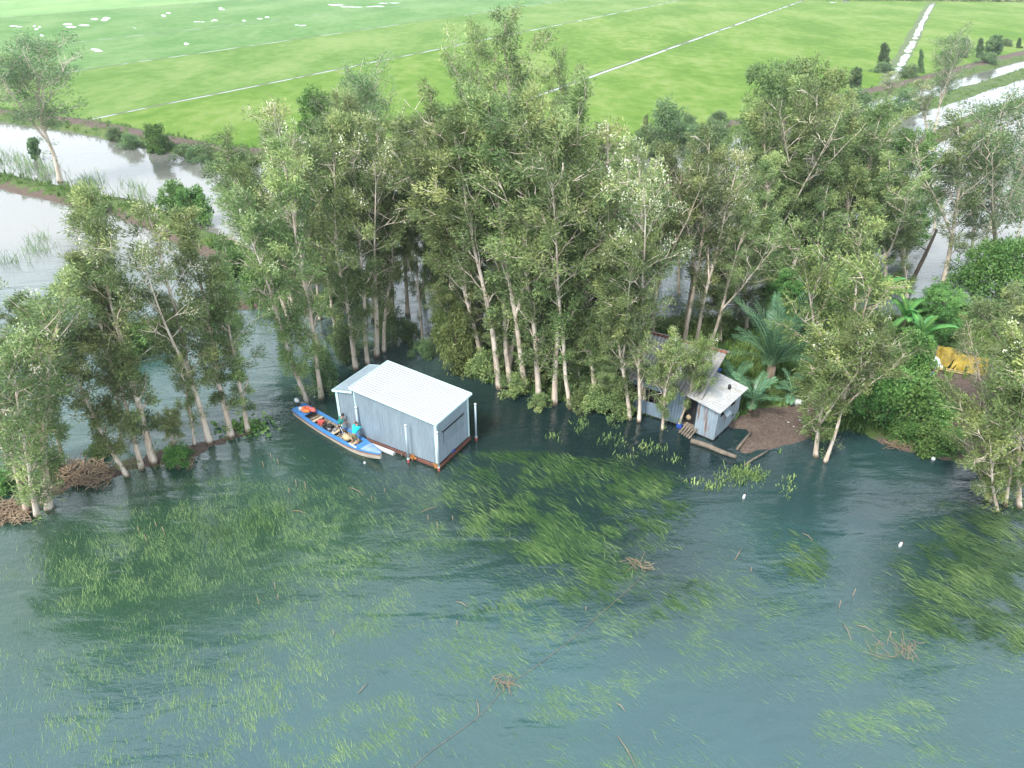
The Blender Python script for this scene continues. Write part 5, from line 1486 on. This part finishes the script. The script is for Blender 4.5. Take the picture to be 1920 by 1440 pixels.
heap('reed_heap', 'floating mat of brown reeds under the white stemmed sapling', 'reed heap', 338, 868, 52, 16, 80, .9, zmax=.12, rad=.022)
heap('reed_heap', 'grey heap of dead reeds at the very left edge of the shore', 'reed heap', 18, 962, 80, 40, 200, .9, ground=True, zmax=.3, rad=.024)
heap('reed_heap', 'dry brushwood on the muddy bank below the thicket', 'brushwood', 1700, 832, 70, 22, 120, .8, ground=True, zmax=.35, rad=.016)
heap('reed_heap', 'thin dry twigs washed up right of the thicket', 'brushwood', 1815, 800, 50, 30, 60, .9, ground=True, zmax=.4, rad=.014)
for (x0, y0, x1, y1, lb) in [(655, 914, 682, 928, 'bent brown stem floating near the boat bow'), (790, 960, 822, 950, 'pale floating stem right of the shed front'), (1378, 1050, 1392, 1026, 'forked brown stem floating in the middle right water'),
                             (1505, 1000, 1524, 1014, 'pale stem floating in the right bay'), (1606, 1172, 1640, 1186, 'pale stem floating above the widest tangle'), (1580, 1168, 1596, 1200, 'thin leaning stem left of the widest tangle'),
                             (893, 1312, 898, 1342, 'reddish stem standing by the rope'), (1155, 1318, 1172, 1334, 'brown curled stem in the lower right water'), (1158, 1380, 1192, 1438, 'long pale stem at the bottom edge'),
                             (855, 1128, 876, 1138, 'brown stem floating in the grass left of the middle'), (672, 1300, 690, 1280, 'short brown stem floating at the lower left of the spiky tangle'), (548, 958, 572, 962, 'orange stem lying among the left grass')]:
    a, b = at(x0, y0, .02), at(x1, y1, .05)
    o = MB().tube([(0, 0, 0), (b-a)*.5+Vector((.03, .02, .08)), b-a], [.016, .016, .009], 5).build('dead_reed', M['deadreed'])
    o.location = a; tag(o, lb, 'stem', 'loose dead stems in the water')
for k, (x, y, h) in enumerate([(275, 1016, .5), (309, 1002, .55), (260, 996, .3), (292, 988, .35), (487, 1132, .4), (515, 1104, .45), (521, 1124, .35), (556, 912, .5), (573, 918, .6), (543, 925, .4), (523, 870, .4), (495, 876, .4), (507, 858, .3), (697, 938, .35), (722, 922, .25),
                               (820, 992, .5), (850, 976, .35), (804, 975, .35), (1574, 1140, .5), (1598, 1118, .5), (857, 1172, .3), (1408, 1072, .3), (1100, 1145, .3), (626, 1190, .3)]):
    b = at(x, y); o = MB().tube([(0, 0, -.5), (rg.uniform(-.06, .06), .02, h)], [.022, .017], 5).build('dead_reed', M['deadreed'])
    o.location = b; tag(o, 'short broken reed stub standing upright in the water', 'stem', 'reed stubs in the water')
rp = [at(x, y, .03) for x, y in [(770, 1442), (806, 1410), (860, 1372), (905, 1338), (948, 1288), (1010, 1246), (1070, 1200), (1125, 1152), (1180, 1104), (1218, 1066)]]
o = MB().tube([p-rp[0] for p in rp], .010, 5).build('rope', simple('rope', (.22, .17, .14), (.13, .10, .085), .8)); o.location = rp[0]
tag(o, 'thin brown rope lying straight across the water between two stem tangles', 'rope')
# floats and rubbish
def float_thing(px, py, r, lb, sz=1.0, ground=False, cat='float', name='float'):
    b = on_ground(px, py) if ground else at(px, py)
    o = MB().ball((0, 0, r*.5), r, .75, .75, 1.2*sz, 10, 8, .06, rg).build(name, M['white']); o.location = b
    return tag(o, lb, cat)
e = None
for px, py, lb in [(1394, 934, 'white float bobbing in the bay by the shore weeds'), (1687, 1024, 'white float standing in the right bay')]:
    b = at(px, py); e = empty('float', b, 0, lb, 'float', 'white floats in the bay')
    MB().tube([(0, 0, -.1), (0, 0, .03), (.02, 0, .20), (.04, 0, .28)], [.06, .075, .07, .03], 10).build('bottle', M['white'], e)
    MB().tube([(.04, 0, .27), (.05, 0, .32)], .026, 8).build('cap', M['redpaint'], e)
float_thing(684, 869, .10, 'small white ball floating in front of the boat bow', .8)
float_thing(1749, 862, .17, 'round white float lying on the muddy bank', .7, True)
float_thing(1593, 742, .16, 'pale plastic bag caught behind the bay trees', .6, True, 'bag', 'plastic_bag')
b = on_ground(1497, 756)
o = MB().ball((0, 0, .10), .34, 1.3, .8, .5, 14, 8, .22, rg).build('white_sack', M['white']); o.location = b; tag(o, 'crumpled white sack on the dirt beside the big palm', 'sack')
for x, y in [(1478, 792), (1488, 800), (1500, 788), (1515, 770)]:
    o = MB().ball((0, 0, .02), rg.uniform(.04, .07), 1.4, .8, .35, 8, 5, .3, rg).build('litter', M['white']); o.location = on_ground(x, y)
    tag(o, 'small white scrap of litter on the bare dirt', 'litter', 'scraps of litter on the dirt')
# logs by the hut
for (x0, y0, x1, y1, r, lb) in [(1296, 826, 1380, 860, .17, 'long grey log lying in the water in front of the rusty hut'), (1382, 842, 1408, 812, .09, 'pale leaning pole beside the bare dirt shore'), (1396, 872, 1442, 846, .06, 'thin branch along the water line of the dirt shore')]:
    a, b = at(x0, y0, .08), on_ground(x1, y1, .12)
    v_ = b-a
    o = MB().tube([(0, 0, 0), v_*.35+Vector((.03, .05, .02)), v_*.7+Vector((-.02, -.04, .03)), v_], [r, r*.95, r*.9, r*.7], 8).build('log', M['drywood']); o.location = a
    tag(o, lb, 'log')

# ---- grass growing up through the flood water
def blades(name, n_try, boxes, dens, seed, zfun, mat, L=(.45, .85), W=.034, dirf=None, tone=.5, lift=(.0, .10), flat=.8, segs=2):
    rs = np.random.RandomState(seed)
    X = []; 
    x0, x1, y0, y1 = boxes
    X = rs.uniform(-38, 38, n_try); Y = rs.uniform(13.5, 42, n_try)
    px, py = to_px(X, Y)
    k = (px > x0) & (px < x1) & (py > y0) & (py < y1)
    X, Y, px, py = X[k], Y[k], px[k], py[k]; n_try = len(X)
    d = dens(px, py, X, Y)
    k = rs.rand(n_try) < d
    X, Y, px, py = X[k], Y[k], px[k], py[k]
    m = len(X)
    ang = dirf(px, py, rs)
    Ln = rs.uniform(L[0], L[1], m); Wd = W*rs.uniform(.6, 1.3, m)
    z0, z1 = zfun(px, py, X, Y, rs)
    dx, dy = np.cos(ang), np.sin(ang)
    bx, by = X-dx*Ln*.5, Y-dy*Ln*.5
    sx_, sy_ = -dy, dx
    bend = rs.randn(m)*.06
    V = np.empty((m, 5, 3))
    mx_, my_ = bx+dx*Ln*.55+sx_*bend*Ln, by+dy*Ln*.55+sy_*bend*Ln
    tx_, ty_ = bx+dx*Ln, by+dy*Ln
    V[:, 0] = np.stack([bx-sx_*Wd*.4, by-sy_*Wd*.4, z0], 1); V[:, 1] = np.stack([bx+sx_*Wd*.4, by+sy_*Wd*.4, z0], 1)
    zm = z0*.35+z1*.65
    V[:, 2] = np.stack([mx_+sx_*Wd*.5, my_+sy_*Wd*.5, zm], 1); V[:, 3] = np.stack([mx_-sx_*Wd*.5, my_-sy_*Wd*.5, zm], 1)
    V[:, 4] = np.stack([tx_, ty_, z1], 1)
    I = np.arange(m)[:, None]*5
    F = np.concatenate([I+np.array([[0, 1, 2, 3]]), I+np.array([[3, 2, 4, 4]])], 0)
    tt = np.clip(tone+rs.randn(m)*.2+.5*(vnoise(X*.6, Y*.6)-.5), 0, 1)
    me = bpy.data.meshes.new(name)
    Vf = V.reshape(-1, 3)
    q = (I+np.array([[0, 1, 2, 3]])); tr = (I+np.array([[3, 2, 4]]))
    loops = np.concatenate([q.ravel(), tr.ravel()]).astype(np.int32)
    starts = np.concatenate([np.arange(m)*4, 4*m+np.arange(m)*3]).astype(np.int32)
    me.vertices.add(len(Vf)); me.vertices.foreach_set('co', Vf.astype(np.float32).ravel())
    me.loops.add(len(loops)); me.loops.foreach_set('vertex_index', loops)
    me.polygons.add(2*m); me.polygons.foreach_set('loop_start', starts)
    at_ = me.attributes.new('tint', 'FLOAT', 'POINT'); at_.data.foreach_set('value', np.repeat(tt, 5).astype(np.float32))
    me.materials.append(mat); me.update(calc_edges=True)
    return me
def ell(px, py, items):
    d = np.zeros(px.shape)
    for cx, cy, rx, ry, rot, wgt in items:
        c, s_ = math.cos(R(rot)), math.sin(R(rot))
        a, b = px-cx, py-cy
        q = np.hypot((a*c+b*s_)/rx, (-a*s_+b*c)/ry)
        f = 1-sstep(.35, 1.3, q)
        d = np.maximum(d, f*wgt) if wgt > 0 else d*(1+f*wgt)
    return d
dense_e = [(1010, 875, 180, 45, 10, .6), (880, 930, 60, 40, 0, .4), (1040, 1000, 165, 85, 20, .9), (1190, 925, 120, 60, 15, .8), (965, 890, 130, 38, 8, .6), (1120, 1075, 120, 60, 20, .8), (930, 985, 70, 60, 0, .6), (1180, 990, 100, 60, 10, .8),
           (1840, 1080, 160, 130, 15, 1.0), (1900, 990, 110, 70, 0, .9), (1790, 1165, 110, 60, 20, .9), (1890, 1200, 120, 40, 10, .9), (1510, 1050, 60, 55, 60, .55), (1290, 1130, 70, 40, -25, .6),
           (450, 988, 120, 40, -18, .75), (540, 950, 60, 22, -18, .45), (1240, 1160, 80, 30, -25, .5), (1010, 1125, 160, 22, -8, .6), (700, 1045, 60, 18, -8, .3)]
noway = [(1600, 960, 190, 85, 8, -.93), (720, 935, 100, 55, 10, -.6), (1000, 800, 300, 60, 5, -1), (1330, 960, 60, 45, 0, -.7), (1590, 1100, 90, 90, 40, -.7), (1500, 1275, 120, 60, -20, -.75), (900, 1400, 150, 50, -35, -.75),
         (1060, 1215, 140, 36, -35, -.7), (1290, 1060, 60, 60, 0, -.8), (110, 1000, 150, 40, -14, -.8), (40, 1080, 70, 150, 0, -.6), (560, 850, 160, 40, 20, -.8), (860, 1170, 120, 14, -10, -.6)]
def dens_e(px, py, X, Y):
    n = fbm(X*.55, Y*.9, 3)
    w_ = ell(px, py, dense_e)
    fine = fbm(X*1.7+5, Y*1.7, 2)
    return np.clip(w_**1.5*sstep(.28, .62, n+.22*w_-.06)*sstep(.25, .65, fine+.06), 0, 1)*1.0
low = [(1000, 1290, 1000, 260, 0, .55), (330, 1070, 380, 190, -15, .42), (700, 1000, 260, 120, 0, .45), (1500, 1330, 480, 190, 0, .6), (1450, 1060, 130, 80, 20, .4), (650, 1330, 420, 170, -20, .6), (1100, 1390, 300, 90, -20, .8), (1650, 1390, 300, 90, -20, .7), (330, 1330, 320, 150, -20, .45)]+noway
def dens_s(px, py, X, Y):
    n = fbm(X*.30+40, (Y-.22*X)*.85, 4)
    fine = fbm(X*1.5+15, Y*1.5, 2)
    return np.clip(ell(px, py, low)*sstep(.30, .66, n)*sstep(.2, .65, fine), 0, 1)
def dir_e(px, py, rs):
    a = np.interp(px, [0, 400, 800, 1200, 1920], [R(118), R(118), R(135), R(146), R(150)])
    return a+rs.randn(len(px))*.22+.5*(vnoise(px*.02, py*.03)-.5)+(rs.rand(len(px))<.06)*rs.randn(len(px))*.9
def z_e(px, py, X, Y, rs): return rs.uniform(-.16, -.02, len(px)), rs.uniform(.0, .2, len(px))
def z_s(px, py, X, Y, rs): return rs.uniform(-.20, -.05, len(px)), rs.uniform(-.05, .07, len(px))
M['wgrass'] = leaf_mat('flood_grass', (.014, .050, .016), (.066, .140, .040), (.24, .34, .12), .15, .45, 0)
M['wgrass2'] = leaf_mat('pale_flood_grass', (.08, .155, .058), (.145, .25, .09), (.28, .39, .15), .15, .5, 0)
box_ = (-40, 1960, 850, 1480)
obj('flood_grass', blades('flood_grass', 480000, box_, lambda a, b, c, d: dens_e(a, b, c, d), 5, z_e, M['wgrass'], (.5, 1.0), .032, dir_e, .42),
    label='dense dark green grass breaking through the water surface in patches', cat='water grass', kind='stuff')
obj('sunken_grass', blades('sunken_grass', 1500000, box_, lambda a, b, c, d: dens_s(a, b, c, d), 6, z_s, M['wgrass2'], (.5, 1.1), .017, dir_e, .5),
    label='pale thin grass streaming just under the water surface', cat='water grass', kind='stuff')

# ---- tufts on the banks and levees
def tufts(name, seed, n, area, pred, mat, hgt=(.25, .7), W=.06, per=7):
    rs = np.random.RandomState(seed)
    px = rs.uniform(area[0], area[1], n); py = rs.uniform(area[2], area[3], n)
    u = (px-960)/FPX; v = (py-720)/FPX; t = (CAM_H-.3)/(st+v*ct); X = u*t; Y = t*(ct-v*st)
    h, s_ = ground_height(X, Y)
    k = pred(px, py, X, Y, h, s_, rs)
    X, Y, h = X[k], Y[k], h[k]; m = len(X)
    X = np.repeat(X, per)+rs.randn(m*per)*.16; Y = np.repeat(Y, per)+rs.randn(m*per)*.16; Z = np.repeat(np.maximum(h, -.1), per); mm = m*per
    H = rs.uniform(hgt[0], hgt[1], mm)*np.repeat(rs.uniform(.5, 1.2, m), per); a = rs.uniform(0, 2*PI, mm)
    ox, oy = rs.randn(mm)*.35*H, rs.randn(mm)*.35*H
    w_ = W*rs.uniform(.6, 1.4, mm)
    V = np.empty((mm, 4, 3))
    V[:, 0] = np.stack([X-np.cos(a)*w_*.5, Y-np.sin(a)*w_*.5, Z-.05], 1); V[:, 1] = np.stack([X+np.cos(a)*w_*.5, Y+np.sin(a)*w_*.5, Z-.05], 1)
    V[:, 2] = np.stack([X+ox+np.cos(a)*w_*.25, Y+oy+np.sin(a)*w_*.25, Z+H], 1); V[:, 3] = np.stack([X+ox-np.cos(a)*w_*.25, Y+oy-np.sin(a)*w_*.25, Z+H], 1)
    tt = np.clip(np.repeat(vnoise(X[::per]*.5, Y[::per]*.5), per)+rs.randn(mm)*.15, 0, 1)
    return mesh_np(name, V.reshape(-1, 3), np.arange(4*mm).reshape(-1, 4), mat, np.repeat(tt, 4))
M['tuft'] = leaf_mat('bank_grass', (.04, .085, .018), (.085, .16, .035), (.17, .23, .07), .3, .6, 0)
obj('bank_grass', tufts('bank_grass', 3, 60000, (-60, 1980, 130, 720), lambda px, py, X, Y, h, s, rs: (h > .02) & (rs.rand(len(px)) < (.75-.7*s)*sstep(.35, .6, fbm(X*.3, Y*.3, 3)+.08)), M['tuft'], (.2, .75), .10),
    label='rough grass growing along the levees and field banks', cat='grass', kind='stuff')
obj('shore_weeds', tufts('shore_weeds', 4, 26000, (830, 1960, 650, 900), lambda px, py, X, Y, h, s, rs: (h > -.18) & (rs.rand(len(px)) < (.8-.8*s)*sstep(.38, .58, fbm(X*.6, Y*.6, 3)+.04)), M['leaf_g'], (.15, .6), .12),
    label='low green weeds under the trees along the grove shore', cat='weeds', kind='stuff')
def reeds(px, py, X, Y, h, s, rs):
    d = ell(px, py, [(50, 312, 90, 20, 12, .9), (160, 335, 60, 18, 10, .6), (245, 355, 60, 14, 8, .9), (300, 372, 50, 12, 5, .7), (40, 295, 60, 10, 10, .5), (70, 455, 40, 20, 0, .35), (30, 480, 40, 14, 0, .3), (500, 580, 60, 14, -6, .7), (585, 568, 50, 10, -4, .9), (430, 500, 40, 30, 0, .4)])
    return rs.rand(len(px)) < d*.22*sstep(.4, .6, fbm(X*.4, Y*.4, 2)+.06)
obj('canal_reeds', tufts('canal_reeds', 8, 60000, (-60, 660, 280, 600), reeds, M['leaf_b'], (.5, 1.5), .05, 5), label='thin green reeds standing in the left canal and pond', cat='reeds', kind='stuff')
# weeds floating by the hut shore and broad floating leaves by the left row
def weed_patch(px, py, X, Y, h, s, rs):
    d = ell(px, py, [(1395, 885, 42, 16, 0, 1), (1345, 905, 20, 8, 0, .6), (1305, 895, 26, 8, 0, .5), (1220, 835, 40, 12, 0, .3), (1150, 820, 30, 12, 0, .3), (1090, 790, 14, 14, 60, .6), (1480, 905, 14, 20, 30, .3), (1170, 850, 30, 8, 0, .3), (1260, 852, 30, 8, 20, .3), (1035, 812, 14, 8, 0, .4)])
    return rs.rand(len(px)) < d*.5
obj('floating_weeds', tufts('floating_weeds', 9, 14000, (1000, 1520, 760, 930), weed_patch, M['leaf_y'], (.08, .4), .09, 5), label='yellow green weeds floating off the dirt shore by the hut', cat='weeds', kind='stuff')
lv = Leaves(); rl_ = random.Random(31)
for k in range(90):
    p_ = at(rl_.gauss(464, 24), rl_.gauss(801, 8), rl_.uniform(.02, .25)); lv.add(p_, (rl_.gauss(0, .5), rl_.gauss(0, .5), .3), .12, rl_.gauss(.6, .15))
obj('floating_leaves', lv.mesh('floating_leaves', M['leaf_g'], 4, 3, .36, .26, (0, 0, 0), .2), label='patch of broad floating leaves at the foot of the left row', cat='water plants', kind='stuff')

# ---- the air between the camera and the far fields
HZ = True
if HZ:
    me = bpy.data.meshes.new('haze'); b_ = bmesh.new(); bmesh.ops.create_cube(b_, size=1)
    bmesh.ops.scale(b_, vec=(7000, 6600, 32), verts=b_.verts); bmesh.ops.translate(b_, vec=(0, 3200, 14.2), verts=b_.verts); b_.to_mesh(me); b_.free()
    m, nt, out = nodes('haze_air')
    v_ = nt.nodes.new('ShaderNodeVolumePrincipled'); v_.inputs['Color'].default_value = (.86, .93, .97, 1); v_.inputs['Density'].default_value = .0002; v_.inputs['Anisotropy'].default_value = .2
    nt.links.new(v_.outputs[0], out.inputs['Volume']); me.materials.append(m)
    obj('haze', me, label='thin pale humid air over the fields', cat='haze', kind='stuff')
    scn.cycles.volume_bounces = 0; scn.cycles.volume_step_rate = 10; scn.cycles.volume_max_steps = 32
